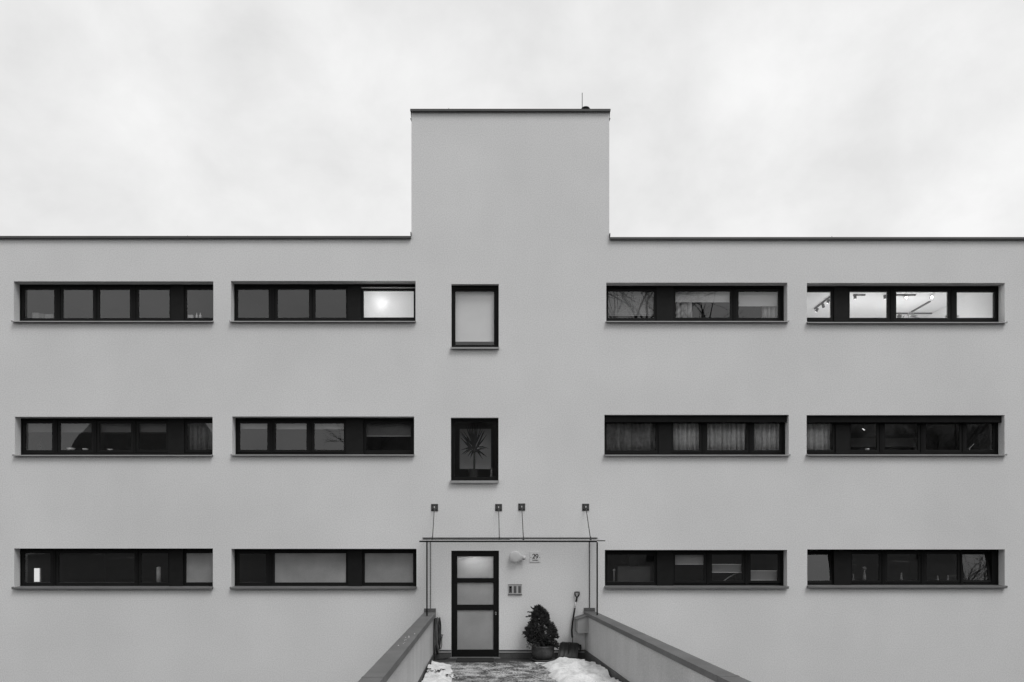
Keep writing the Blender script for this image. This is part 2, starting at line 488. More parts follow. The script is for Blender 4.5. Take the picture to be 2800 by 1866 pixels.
# strip windows: opening (left, right, top, sill front top, sill front bottom) in photo pixels, then panes
def zc(x0, y0, s=3.9217):
    return lambda *a: tuple((x0 + a[i]/s) if i % 2 == 0 else (y0 + a[i]/s) for i in range(len(a)))
def row(y0, x0, op, panes, **kw):
    s = 3.9217
    l, r, t, st, sb = op
    sb = st + (13 if y0 < 1400 else 19)
    return dict(op=(x0+l/s, x0+r/s, y0+t/s, y0+st/s, y0+sb/s),
                panes=[(x0+p[0]/s, x0+p[1]/s, y0+p[2]/s, y0+p[3]/s, p[4] if len(p) > 4 else 'window_glass') for p in panes], **kw)
FR = 'frosted_pane'
WIN = [
 row(740, 0,    (148,2288,117,541,560), [(262,585,208,514),(680,1000,208,513),(1072,1395,208,512),(1490,1820,208,511),(2005,2330,208,511)], key='1a'),
 row(740, 600,  (123,2103,113,541,558), [(198,530,206,510),(625,962,206,509),(1030,1358,206,508),(1546,2084,218,506)], key='1b', slot=(1522,2100,177,190)),
 row(740, 1620, (148,2090,131,542,560), [(168,657,225,512),(888,1475,225,508),(1565,1990,228,510)], key='1c'),
 row(740, 2180, (103,2225,134,553,572), [(70,360,230,508),(560,965,230,510),(1058,1615,230,511),(1708,2110,232,510)], key='1d'),
 row(1110, 0,   (160,2280,118,527,547), [(275,562,190,477),(650,985,190,476),(1070,1408,190,475),(1490,1785,190,474),(2008,2320,188,474)], key='2a'),
 row(1110, 600, (137,2088,115,523,547), [(222,515,190,474),(606,935,190,474),(1020,1335,190,475),(1572,2052,190,480)], key='2b', low=True),
 row(1110, 1620,(128,2105,97,525,547),  [(150,680,180,480),(865,1145,182,476),(1232,1648,182,477),(1732,2010,186,477)], key='2c', box=(175,)),
 row(1110, 2180,(100,2223,100,523,547), [(70,378,190,474),(570,850,190,476),(935,1290,190,476),(1375,1735,190,475),(1812,2095,190,474)], key='2d', box=(178,)),
 row(1475, 0,   (152,2283,99,519,545),  [(265,545,150,466),(632,1445,150,466),(1515,1805,150,464),(2000,2320,150,462,FR)], key='3a', low=True),
 row(1475, 600, (128,2113,103,519,545), [(212,500,155,464),(595,1358,150,463,FR),(1560,2078,150,463,FR)], key='3b', low=True),
 row(1475, 1620,(133,2088,115,513,545), [(160,660,165,456),(885,1195,168,448),(1280,1605,165,446),(1695,1990,160,442)], key='3c', low=True),
 row(1475, 2180,(107,2225,109,507,541), [(70,355,165,445),(585,875,160,440),(962,1295,160,440),(1385,1715,160,440),(1790,2050,162,438)], key='3d', low=True, tilt=(0, 4)),
]
STAIR = [
 dict(op=(1234, 1363.7, 777.2, 949.6, 954.5), panes=[(1245.1, 1350.7, 797.4, 944, 'window_glass')], key='s1', d=0.085),
 dict(op=(1232.6, 1363, 1142.5, 1314.5, 1321.3), panes=[(1243.5, 1355.0, 1153.7, 1305, 'window_glass')], key='s2', d=0.085),
]
WINFO = {}
def make_window(w, name):
    d = w.get('d', DF)
    l, r, t, st, sb = w['op']
    x0, x1 = PX(l), PX(r)
    z1 = PZ(t)
    lip = 0.068
    zf = PZ(st, -lip); zfb = PZ(sb, -lip)
    zback = zf + 0.016 * (d/0.185)
    OPEN.append((x0, x1, zfb + 0.006, z1, d + 0.13))
    g = d + 0.03
    panes = [(max(PX(a, g), x0+0.05), min(PX(b, g), x1-0.05), PZ(q, g), PZ(p, g), mt) for (a, b, p, q, mt) in w['panes']]
    # sash rectangles
    E = 0.055 if d > 0.1 else 0.028
    sash = []
    for i, (a, b, c, e, mt) in enumerate(panes):
        la = (panes[i-1][1] + a)/2 + 0.006 if i > 0 else x0 + 0.004
        rb = (b + panes[i+1][0])/2 - 0.006 if i < len(panes)-1 else x1 - 0.004
        sash.append((max(a-E, la), min(b+E, rb), max(c-E, zback+0.012), min(e+E, z1-0.012)))
    # fixed frame
    m = B(); yf0, yf1 = d, d + 0.085
    zt = max(s[3] for s in sash); zb = min(s[2] for s in sash)
    slot = w.get('slot')
    panels = []
    if slot:
        sx0, sx1 = PX(600+slot[0]/3.9217, g), min(PX(600+slot[1]/3.9217, g), x1-0.012)
        sz1, sz0 = PZ(740+slot[2]/3.9217, g), PZ(740+slot[3]/3.9217, g)
        zt = sz0
        m.box(x0, x1, yf0, yf1, sz1, z1); m.box(x0, sx0, yf0, yf1, sz0, sz1); m.box(sx1, x1, yf0, yf1, sz0, sz1)
        sash[-1] = (sash[-1][0], sash[-1][1], sash[-1][2], sz0 - 0.002)
        zt2 = max(s[3] for s in sash[:-1])
        m.box(x0, sash[-2][1], yf0, yf1, min(zt2, sz0-0.004), sz0) if zt2 < sz0 - 0.004 else None
    else:
        m.box(x0, x1, yf0, yf1, zt, z1)
    m.box(x0, x1, yf0, yf1, zback - 0.03, zb)
    edges = [x0] + [v for s in sash for v in (s[0], s[1])] + [x1]
    for i in range(0, len(edges), 2):
        a, b = edges[i], edges[i+1]
        if b - a < 0.003: continue
        if b - a > 0.11 and 0 < i < len(edges)-2:
            panels.append((a, b))
        m.box(a, b, yf0, yf1, zb, zt)
    fo = m.build(name, 'frame_black', bld, bevel=0.003)
    for (a, b) in panels:
        low = w.get('low')
        B().box(a-0.006, b+0.006, d - (0.035 if low else 0.012), d - 0.002, (zback-0.012) if low else zb-0.03, zt + 0.03).build('panel', 'panel_black', fo, bevel=0.003)
    for pi, (s, p) in enumerate(zip(sash, panes)):
        tilt = R(-8.5) if pi in w.get('tilt', ()) else 0.0
        y0, y1 = d + 0.014, d + 0.075
        k = B()
        k.box(s[0], s[1], y0, y1, p[3], s[3]); k.box(s[0], s[1], y0, y1, s[2], p[2])
        k.box(s[0], p[0], y0, y1, p[2], p[3]); k.box(p[1], s[1], y0, y1, p[2], p[3])
        ks = k.build('sash', 'sash_black', fo, bevel=0.003)
        kp = B().box(p[0]-0.004, p[1]+0.004, g, g+0.02, p[2]-0.004, p[3]+0.004).build('pane', p[4], fo)
        if tilt:
            ks.rotation_euler.x = tilt; kp.rotation_euler.x = tilt
            kp.location.y += (p[2]-s[2]) * math.sin(-tilt)
    if slot:
        B().box(sx0-.003, sx1+.003, g, g+0.02, sz0-.003, sz1+.003).build('pane', 'window_glass', fo)
    # folded metal sill with a front lip and upturned ends
    k = B(); xs0, xs1 = x0 - 0.008, x1 + 0.008
    yb = d + 0.004
    prof = [(yb, zback), (yb, zback-0.012), (-lip+0.006, zf-0.012), (-lip+0.006, zfb+0.002), (-lip, zfb), (-lip, zf)]
    k.prism(prof, 'x', xs0, xs1)
    smat = 'sill_dark' if w['key'][0] == '3' else 'sill_metal'
    so = k.build('sill', smat, fo, bevel=0.002)
    for xe in (xs0, xs1 - 0.006):
        B().prism([(yb, zback+0.012), (yb, zback-0.01), (-lip-0.002, zf-0.012), (-lip-0.002, zf+0.012)], 'x', xe-(0.003 if xe == xs0 else -0.003), xe+(0.003 if xe == xs0 else 0.009)).build('sill_end', smat, fo)
    if 'box' in w:
        zb0 = PZ(1110 + w['box'][0]/3.9217, 0.07)
        B().box(x0+0.012, x1-0.012, 0.07, d-0.002, zb0, z1-0.003).build('shutter_box', 'shutter_black', fo, bevel=0.006)
    # inner sill board
    zi = min(p[2] for p in panes) - 0.008
    B().box(x0+0.01, x1-0.01, d+0.087, d+0.32, zi-0.03, zi).build('inner_sill', 'sill_board', fo)
    WINFO[w['key']] = dict(obj=fo, panes=panes, zi=zi, x0=x0, x1=x1, d=d)
for w in WIN: make_window(w, 'strip_window')
for w in STAIR: make_window(w, 'stair_window')

# entrance door: frame flush with the plaster, three frosted lights
DX0, DX1, DZ1, DZ0 = PX(1234), PX(1364.4), PZ(1506.3), 0.022
OPEN.append((DX0, DX1, -0.02, DZ1, 0.12))
def entrance_door():
    y0, y1 = 0.012, 0.085
    lights = [(1521.6, 1581.3), (1594.0, 1654.3), (1669.3, 1777.3)]
    a, b = PX(1250.1), PX(1349.1)
    m = B(); fw = 0.035
    m.box(DX0, DX0+fw, y0, y1+0.03, DZ0, DZ1); m.box(DX1-fw, DX1, y0, y1+0.03, DZ0, DZ1); m.box(DX0+fw, DX1-fw, y0, y1+0.03, DZ1-fw, DZ1)
    m.box(DX0+fw, DX0+fw+0.02, y1+0.004, y1+0.03, DZ0, DZ1-fw); m.box(DX1-fw-0.02, DX1-fw, y1+0.004, y1+0.03, DZ0, DZ1-fw); m.box(DX0+fw+0.02, DX1-fw-0.02, y1+0.004, y1+0.03, DZ1-fw-0.02, DZ1-fw)
    do = m.build('entrance_door', 'frame_black', bld)
    k = B(); s0, s1 = DX0+fw+0.003, DX1-fw-0.003; yl = y0 + 0.006
    k.box(s0, a, yl, y1, DZ0+0.004, DZ1-fw-0.003); k.box(b, s1, yl, y1, DZ0+0.004, DZ1-fw-0.003)
    zs = [DZ1-fw-0.003] + [PZ(v) for lt in lights for v in lt] + [DZ0+0.004]
    for i in range(0, len(zs), 2): k.box(a, b, yl, y1, zs[i+1], zs[i])
    k.build('door_leaf', 'frame_black', do, bevel=0.003)
    for (t, c) in lights:
        B().box(a-0.004, b+0.004, yl+0.022, yl+0.04, PZ(c)-0.004, PZ(t)+0.004).build('pane', 'door_pane', do)
    # oval lock plate with its keyhole
    cx, cz = PX(1355.7), PZ(1677.8)
    pts = [(cx + 0.014*math.cos(q*math.pi/12), cz + (0.018 if math.sin(q*math.pi/12) >= 0 else -0.018) + 0.014*math.sin(q*math.pi/12)) for q in range(24)]
    lk = B().prism(pts, 'y', yl-0.010, yl+0.001).build('lock_plate', 'sill_metal', do)
    B().prism([(cx+0.007*math.cos(q*math.pi/8), cz+(0.012 if math.sin(q*math.pi/8) >= 0 else -0.012)+0.007*math.sin(q*math.pi/8)) for q in range(16)], 'y', yl-0.013, yl-0.009).build('keyhole', 'black_edge', lk)
    B().box(DX0-0.03, DX1+0.03, -0.035, 0.11, -0.004, 0.02).build('threshold', 'tread_sheet', do)
entrance_door()

def facade():
    m = B()
    X = sorted(set([XB0, XB1, TX0, TX1] + [o[i] for o in OPEN for i in (0, 1)]))
    Z = sorted(set([ZB, ZR_L, ZR_R, ZT] + [o[i] for o in OPEN for i in (2, 3)]))
    for i in range(len(X)-1):
        for j in range(len(Z)-1):
            xm, zm = (X[i]+X[i+1])/2, (Z[j]+Z[j+1])/2
            lim = ZT if TX0 < xm < TX1 else (ZR_L if xm < 0 else ZR_R)
            if zm > lim: continue
            if any(o[0] < xm < o[1] and o[2] < zm < o[3] for o in OPEN): continue
            m.quad((X[i],0,Z[j]), (X[i+1],0,Z[j]), (X[i+1],0,Z[j+1]), (X[i],0,Z[j+1]))
    for (a, b, c, e, d) in OPEN:
        m.quad((a,0,c),(a,0,e),(a,d,e),(a,d,c)); m.quad((b,0,c),(b,d,c),(b,d,e),(b,0,e))
        m.quad((a,0,e),(b,0,e),(b,d,e),(a,d,e)); m.quad((a,0,c),(a,d,c),(b,d,c),(b,0,c))
    yb = 9.0
    m.quad((XB0,0,ZB),(XB0,0,ZR_L),(XB0,yb,ZR_L),(XB0,yb,ZB)); m.quad((XB1,0,ZB),(XB1,yb,ZB),(XB1,yb,ZR_R),(XB1,0,ZR_R))
    m.quad((XB0,yb,ZB),(XB0,yb,ZR_L),(TX0,yb,ZR_L),(TX0,yb,ZB)); m.quad((TX0,yb,ZB),(TX0,yb,ZT),(TX1,yb,ZT),(TX1,yb,ZB)); m.quad((TX1,yb,ZB),(TX1,yb,ZR_R),(XB1,yb,ZR_R),(XB1,yb,ZB))
    m.quad((TX0,0,ZR_L-0.5),(TX0,0,ZT),(TX0,yb,ZT),(TX0,yb,ZR_L-0.5)); m.quad((TX1,0,ZR_R-0.5),(TX1,yb,ZR_R-0.5),(TX1,yb,ZT),(TX1,0,ZT))
    me_obj = m.build('facade_wall', 'plaster', bld)
    r = B()
    r.box(XB0+0.01, TX0-0.01, 0.01, yb-0.01, ZR_L-0.12, ZR_L-0.02); r.box(TX1+0.01, XB1-0.01, 0.01, yb-0.01, ZR_R-0.12, ZR_R-0.02)
    r.box(TX0+0.01, TX1-0.01, 0.01, yb-0.01, ZT-0.12, ZT-0.02)
    r.build('roof', 'roof_metal', bld)
facade()

# sheet-metal copings along the roof edge
def coping(x0, x1, ztop, zbot, over_l, over_r):
    m = B()
    m.box(x0-over_l, x1+over_r, -0.055, 0.25, ztop-0.012, ztop)
    m.box(x0-over_l, x1+over_r, -0.055, -0.045, zbot, ztop-0.012)
    m.box(x0-over_l, x1+over_r, -0.045, -0.003, zbot+0.012, zbot+0.02)
    return m.build('roof_coping', 'roof_metal', bld, bevel=0.002)
coping(XB0, TX0, PZ(645.4, -0.055), PZ(651.6, -0.055), 0.03, -0.004)
coping(TX1, XB1, PZ(648.6, -0.055), PZ(654.8, -0.055), -0.004, 0.03)
tc_o = coping(TX0, TX1, PZ(297.8, -0.055), PZ(304.2, -0.055), 0.02, 0.02)
for sgn, xe in ((-1, TX0), (1, TX1)):
    zt = PZ(304.2, 0)
    m = B()
    m.prism([(xe+sgn*0.001, zt+0.01), (xe+sgn*0.020, zt+0.01), (xe+sgn*0.006, zt-0.16), (xe+sgn*0.001, zt-0.16)], 'y', 0.0, 0.5)
    m.prism([(xe+sgn*0.001, zt-0.155), (xe+sgn*0.022, zt-0.142), (xe+sgn*0.024, zt-0.150), (xe+sgn*0.006, zt-0.20), (xe+sgn*0.001, zt-0.20)], 'y', 0.0, 0.04)
    m.build('drip_edge', 'black_edge', tc_o)
for sgn, xe, z in ((-1, TX0, PZ(645.4)), (1, TX1, PZ(648.6))):
    B().box(min(xe, xe+sgn*0.014), max(xe, xe+sgn*0.014), -0.052, 0.3, z-0.002, z+0.062).build('wall_flashing', 'black_edge', bld)

# plinth strip by the door
def plinth():
    a, b = PX(1181), PX(1606)
    for (p, q) in ((a, DX0-0.002), (DX1+0.002, b)):
        B().box(p, q, -0.012, 0.006, -0.05, PZ(1785)).build('plinth', 'plinth_dark', bld)
        B().box(p, q, -0.020, 0.006, PZ(1784.6), PZ(1782)).build('plinth_profile', 'profile_metal', bld)
        B().box(p, q, -0.006, 0.004, PZ(1781.9), PZ(1777.5)).build('plinth_joint', 'plinth_dark', bld)
plinth()

# rooms behind the windows
CEIL = {1: 7.98, 2: 5.18, 3: 2.40}
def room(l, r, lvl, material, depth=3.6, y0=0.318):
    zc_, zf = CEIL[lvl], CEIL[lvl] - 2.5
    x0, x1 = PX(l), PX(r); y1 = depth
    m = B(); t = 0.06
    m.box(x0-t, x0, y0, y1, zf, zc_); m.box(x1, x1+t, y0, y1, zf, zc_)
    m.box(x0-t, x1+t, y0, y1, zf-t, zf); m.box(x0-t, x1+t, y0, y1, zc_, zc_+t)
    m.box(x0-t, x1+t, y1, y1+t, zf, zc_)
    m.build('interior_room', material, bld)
for lvl in (1, 2, 3):
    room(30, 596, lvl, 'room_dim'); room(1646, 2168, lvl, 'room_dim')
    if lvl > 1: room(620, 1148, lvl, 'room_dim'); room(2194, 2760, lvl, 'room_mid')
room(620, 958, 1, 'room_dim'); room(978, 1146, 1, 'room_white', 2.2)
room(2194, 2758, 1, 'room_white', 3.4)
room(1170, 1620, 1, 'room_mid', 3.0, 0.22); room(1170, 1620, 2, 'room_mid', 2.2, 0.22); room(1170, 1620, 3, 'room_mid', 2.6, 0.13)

# ------------------------------------------------------------------ walkway, parapets
xL_in, xL_out = PX(1186), PX(1166)          # wall faces of the left parapet at the facade
SK = 0.098                                  # the right parapet splays outwards
def xr(px, p): return PX(px) + SK * p
WEND = 10.0
m = B(); m.add([(PX(1180), -WEND, 0), (xr(1606, WEND), -WEND, 0), (xr(1606, 0), 0.0, 0), (PX(1180), 0.0, 0),
                (PX(1180), -WEND, -0.35), (xr(1606, WEND), -WEND, -0.35), (xr(1606, 0), 0.0, -0.35), (PX(1180), 0.0, -0.35)],
               [(0,1,2,3),(7,6,5,4),(0,4,5,1),(1,5,6,2),(2,6,7,3),(3,7,4,0)])
struct(m.build('walkway', 'walkway_slush'))

def parapet(side):
    lbl = ('left of the two plastered parapet walls, with the garden hose hung beside it' if side < 0 else
           'right plastered parapet wall with the mailbox hung on it, beside the snow shovel')
    t = thing('parapet_wall', (PX(1176) if side < 0 else PX(1612), -WEND/2, -0.6), lbl, 'parapet', 'parapets of the entrance walkway')
    if side < 0:
        X = lambda px, p: PX(px)
        pin, pout, cin, cout = 1186, 1166, 1192, 1160; ctop, cbot = PZ(1674), PZ(1687); utop = PZ(1664); btop = PZ(1784.5)
    else:
        X = xr
        pin, pout, cin, cout = 1599, 1621, 1596, 1627; ctop, cbot = PZ(1672), PZ(1682.5); utop = PZ(1662.5); btop = PZ(1776)
    def slab(px0, px1, p0, p1, z0, z1, name, mt, bev=0.0, taper=0.0):
        a, b = sorted((px0, px1))
        m = B()
        m.add([(X(a,p0),-p0,z0),(X(b,p0),-p0,z0),(X(b,p1),-p1,z0),(X(a,p1),-p1,z0),
               (X(a,p0),-p0,z1),(X(b,p0),-p0,z1),(X(b,p1),-p1,z1),(X(a,p1),-p1,z1)],
              [(0,1,2,3),(7,6,5,4),(0,4,5,1),(1,5,6,2),(2,6,7,3),(3,7,4,0)])
        return m.build(name, mt, t, bevel=bev)
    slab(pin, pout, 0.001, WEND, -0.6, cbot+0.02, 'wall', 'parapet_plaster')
    for (p0, p1) in ((0.022, 6.895), (6.9, WEND+0.02)):
        slab(cin, cout, p0, p1, cbot, ctop, 'coping', 'coping_metal', 0.004)
    slab(cin, cout, 0.001, 0.02, cbot, utop, 'upstand', 'coping_metal', 0.002)
    slab(cin, cout, 6.86, 6.94, ctop-0.001, ctop+0.003, 'joint_cover', 'coping_metal')
    e = 1.6 if side < 0 else -1.6
    slab(pin, pin+e, 0.021, WEND, -0.02, btop, 'base_strip', 'plinth_dark')
    return t
parapet(-1); parapet(1)

# ------------------------------------------------------------------ canopy and side screens
def canopy():
    t = thing('door_canopy', (PX(1394), -0.4, PZ(1480)), 'thin flat canopy over the front door hung from four tie rods', 'canopy')
    p = 0.76
    zb, zf = PZ(1473.2), PZ(1478.6, -p)
    xb0, xb1 = PX(1156), PX(1633); xf0, xf1 = PX(1147, -p), PX(1648, -p)
    xm_b, xm_f = PX(1394), PX(1395, -p)
    th = 0.014
    def sheet(a, b, c, d, dz, mt='canopy_glass', name='glass_sheet'):
        m = B(); m.add([(a,-0.002,zb+dz),(b,-0.002,zb+dz),(d,-p,zf+dz),(c,-p,zf+dz),(a,-0.002,zb+dz-th),(b,-0.002,zb+dz-th),(d,-p,zf+dz-th),(c,-p,zf+dz-th)],
              [(0,1,2,3),(7,6,5,4),(0,4,5,1),(1,5,6,2),(2,6,7,3),(3,7,4,0)])
        m.build(name, mt, t)
    sheet(xb0, xm_b-0.004, xf0, xm_f-0.004, 0); sheet(xm_b+0.004, xb1, xm_f+0.004, xf1, 0.006)
    B().box(xb0, xb1, -0.03, -0.0005, zb+0.008, zb+0.022).build('wall_rail', 'rod_metal', t)
    # dark front edge strip
    B().box(xf0-0.004, PX(1632, -p), -p-0.012, -p, zf-0.032, zf-0.004).build('edge_strip', 'black_edge', t)
    B().box(PX(1632, -p), xf1+0.05, -p-0.010, -p, zf-0.014, zf+0.006).build('edge_strip', 'rod_metal', t)
    for (l, r_, tp, bt, ex) in ((1178.8,1197.8,1378.6,1398,1182.4),(1354,1372.8,1378.6,1398,1365.4),(1417,1436,1377.2,1396.8,1431.3),(1591.7,1610.8,1378,1397.2,1615)):
        x0, x1, z0, z1 = PX(l), PX(r_), PZ(bt), PZ(tp)
        pl = B().box(x0, x1, -0.012, 0.0, z0, z1).build('wall_plate', 'plate_metal', t, bevel=0.002)
        for bx_ in (x0+0.025, x1-0.025):
            for bz in (z0+0.025, z1-0.025):
                B().disc_y((bx_, -0.02, bz), 0.010, 0.008, 8).build('bolt', 'black_edge', pl)
        cx, cz = (x0+x1)/2, (z0+z1)/2
        B().box(cx-0.010, cx+0.010, -0.06, -0.012, cz-0.022, cz+0.022).build('eyelet', 'aluminium', pl, bevel=0.003)
        q = 0.66; yb_ = -q
        zend = PZ(1473.2) + (PZ(1478.6, -p)-PZ(1473.2))*q/p + 0.012
        xe = PX(ex, -q)
        rod = B().tube([(cx, -0.045, cz), (xe, yb_, zend)], 0.0085, 8).build('tie_rod', 'rod_metal', t, smooth=True)
        B().lathe((xe, yb_, zend-0.006), [(0.020, 0), (0.020, 0.012), (0.013, 0.02), (0.012, 0.06), (0.007, 0.07)], 12).build('rod_fitting', 'rod_metal', rod)
canopy()
def screen(side):
    p0, p1 = 0.012, 0.74
    ztop = PZ(1482)
    if side < 0:
        a, b, zb = PX(1176.8), PX(1167.6, -p1), PZ(1674) + 0.004; lbl = 'narrow clear glass side screen on the left parapet, above the hose'
        zb1 = zb
    else:
        a, b, zb = PX(1612), PX(1632.6, -p1), PZ(1672) + 0.004; lbl = 'clear glass side screen on the right parapet, above the mailbox'
        zb1 = zb
    t = thing('side_screen', ((a+b)/2, -0.37, zb), lbl, 'glass screen', 'glass screens beside the door')
    e = 0.006
    m = B(); m.add([(a-e,-p0,zb),(a+e,-p0,zb),(b+e,-p1,zb1),(b-e,-p1,zb1),(a-e,-p0,ztop),(a+e,-p0,ztop),(b+e,-p1,ztop),(b-e,-p1,ztop)],
              [(0,1,2,3),(7,6,5,4),(0,4,5,1),(1,5,6,2),(2,6,7,3),(3,7,4,0)])
    m.build('pane', 'screen_glass', t)
    B().box(a-0.011, a+0.011, -0.011, -0.0005, zb, ztop).build('wall_profile', 'rod_dark', t)
    B().box(b-0.013, b+0.013, -p1-0.03, -p1-0.001, zb1, ztop).build('front_post', 'black_edge', t)
screen(-1); screen(1)

# ------------------------------------------------------------------ things by the door
def wall_lamp():
    c = (PX(1408.5), 0, PZ(1522.6)); r = 0.117
    t = thing('wall_lamp', (c[0], 0, c[2]-r), 'round white wall lamp with a motion sensor beside the front door', 'wall lamp')
    m = B(); n = 40; prof = [(r*0.96, -0.0), (r, -0.02), (r, -0.09), (r*0.97, -0.102), (r*0.9, -0.108), (0.02, -0.110)]
    vs = []; fs = []
    for (rr, y) in prof:
        for k in range(n):
            a = 2*math.pi*k/n; vs.append((c[0]+rr*math.cos(a), y, c[2]+rr*math.sin(a)))
    for i in range(len(prof)-1):
        for k in range(n): fs.append((i*n+k, i*n+(k+1) % n, (i+1)*n+(k+1) % n, (i+1)*n+k))
    fs.append(tuple((len(prof)-1)*n+k for k in range(n)))
    m.add(vs, fs); m.build('lamp_body', 'lamp_white', t, smooth=True)
    m = B(); m.prism([(PX(1415), PZ(1536)), (PX(1429), PZ(1531)), (PX(1429), PZ(1521)), (PX(1415), PZ(1514))], 'y', -0.07, -0.001)
    m.build('bracket', 'lamp_white', t, bevel=0.006)
    x, z = PX(1432.6), PZ(1523.5)
    se = B().lathe((x, -0.085, z-0.036), [(0.034, 0.0), (0.037, 0.012), (0.037, 0.03), (0.030, 0.05), (0.016, 0.066), (0.004, 0.07)], 20).build('sensor', 'lamp_white', t, smooth=True)
    B().lathe((x, -0.085, z-0.052), [(0.022, 0), (0.030, 0.016)], 16).build('sensor_lens', 'object_dark', se)
wall_lamp()

def ribbon(m, pts, w, y0, y1):
    for (a, b) in zip(pts, pts[1:]):
        a2, b2 = Vector((a[0], a[1])), Vector((b[0], b[1])); t = (b2-a2)
        if t.length < 1e-6: continue
        wa = (a[2] if len(a) > 2 else w)/2; wb = (b[2] if len(b) > 2 else w)/2
        t.normalize(); nrm = Vector((-t.y, t.x))
        a3, b3 = a2 - t*wa*0.4, b2 + t*wb*0.4
        q = [a3+nrm*wa, b3+nrm*wb, b3-nrm*wb, a3-nrm*wa]
        m.prism([(v.x, v.y) for v in q], 'y', y0, y1)
def house_number():
    K = 34.84
    gx = lambda u: PX(1440 + u/K); gz = lambda v: PZ(1500 + v/K); W = lambda w: 1.15*w/K*S
    x0, x1, z0, z1 = gx(300), gx(1345), gz(1300), gz(300)
    t = thing('house_number_sign', ((x0+x1)/2, 0, z0), 'small white house number plate reading 29 beside the wall lamp', 'sign')
    B().box(x0, x1, -0.016, -0.0005, z0, z1).build('plate', 'sign_enamel', t, bevel=0.003)
    y0, y1 = -0.0178, -0.0164
    def stroke(pts, name):
        m = B(); ribbon(m, [(gx(p[0]), gz(p[1]), W(p[2])) for p in pts], 0.01, y0, y1); m.build(name, 'sign_ink', t)
    stroke([(562,640,40),(590,590,50),(630,555,52),(680,542,56),(735,565,62),(765,615,72),(765,680,76),(735,750,72),(670,840,60),(600,915,48),(560,948,44),(640,945,60),(720,945,64),(765,920,56),(795,860,34)], 'numeral')
    nine = [(1068,690)]
    pts = []
    for k in range(25):
        a = 2*math.pi*k/24
        pts.append((972 + 108*math.cos(a), 688 - 138*math.sin(a), 46 + 26*abs(math.cos(a))))
    pts += []
    stroke(pts, 'numeral')
    stroke([(1084,690,72),(1070,770,70),(1035,850,62),(985,910,52),(930,952,42),(905,966,34)], 'numeral')
    for u in (400, 1235):
        B().disc_y((gx(u), y0, gz(855)), W(30), y1-y0, 12).build('dot', 'sign_ink', t)
    # the street name below is a few pixels of illegible small type
    for i, (u, h0, h1) in enumerate(((570,1055,1175),(610,1095,1150),(660,1090,1165),(700,1092,1165),(745,1070,1160),(790,1090,1160),(830,1090,1185),(880,1065,1165),(920,1090,1160),(960,1090,1160),(1010,1090,1165),(1060,1090,1165))):
        stroke([(u, h0, 26), (u+18, h1, 26)], 'small_type')
house_number()

def intercom():
    K = 34.85
    gx = lambda u: PX(1380 + u/K); gz = lambda v: PZ(1590 + v/K)
    x0, x1, z0, z1 = gx(335), gx(1640), gz(1240), gz(330)
    t = thing('intercom_panel', ((x0+x1)/2, 0, z0), 'steel doorbell panel of three columns to the right of the door', 'intercom')
    B().box(x0, x1, -0.022, -0.0005, z0, z1).build('housing', 'intercom_steel', t, bevel=0.003)
    B().box(x0-0.003, x1+0.003, -0.028, -0.0005, z1, z1+0.007).build('top_strip', 'intercom_dark', t)
    B().box(x0-0.002, x1+0.002, -0.026, -0.0005, z0-0.010, z0-0.001).build('bottom_strip', 'black_edge', t)
    for ci, (u0, u1) in enumerate(((425,680),(865,1110),(1295,1535))):
        f = B().box(gx(u0), gx(u1), -0.0255, -0.0222, gz(1110), gz(450)).build('column', 'intercom_dark', t)
        if ci == 0:
            B().box(gx(435), gx(675), -0.028, -0.0257, gz(630), gz(480)).build('speaker_grille', 'black_edge', f)
            B().disc_y((gx(555), -0.028, gz(1040)), 0.009, 0.003, 12).build('button', 'intercom_button', f)
        else:
            for v in (500, 600, 705, 815, 920, 1030):
                B().box(gx(u0+35), gx(u1-25), -0.028, -0.0257, gz(v+26), gz(v-22)).build('button', 'intercom_button', f)
intercom()

def mailbox():
    p0, p1 = 0.03, 0.34
    X1 = lambda p: xr(1599, p) - 0.001
    t = thing('mailbox', (X1(0.2)-0.1, -0.2, PZ(1733)), 'pale metal mailbox with a sloping lid on the right parapet wall', 'mailbox')
    zl, zr_, zbm = PZ(1693, -p1), PZ(1683, -p1)-0.01, PZ(1732, -p1)
    w_ = X1(p1) - PX(1579.5, -p1)
    m = B(); vs = []
    for p in (p0, p1):
        x1 = X1(p); x0 = x1 - w_
        vs += [(x0, -p, zbm), (x1, -p, zbm), (x1, -p, zr_), (x0, -p, zl)]
    m.add(vs, [(0,3,2,1),(4,5,6,7),(0,1,5,4),(1,2,6,5),(2,3,7,6),(3,0,4,7)])
    m.build('body', 'mailbox_paint', t, bevel=0.006)
    m = B(); vs = []
    for p in (p0-0.01, p1+0.02):
        x1 = X1(p); x0 = x1 - w_ - 0.03
        vs += [(x0, -p, zl-0.016), (x1, -p, zr_+0.004), (x1, -p, zr_+0.014), (x0, -p, zl-0.004)]
    m.add(vs, [(0,3,2,1),(4,5,6,7),(0,1,5,4),(1,2,6,5),(2,3,7,6),(3,0,4,7)])
    m.build('lid', 'coping_metal', t)
    xf = X1(p1)-w_
    B().box(xf-0.012, xf+0.004, -p1+0.03, -p0-0.03, zbm+0.03, zl-0.04).build('door_flap', 'profile_metal', t, bevel=0.004)
mailbox()

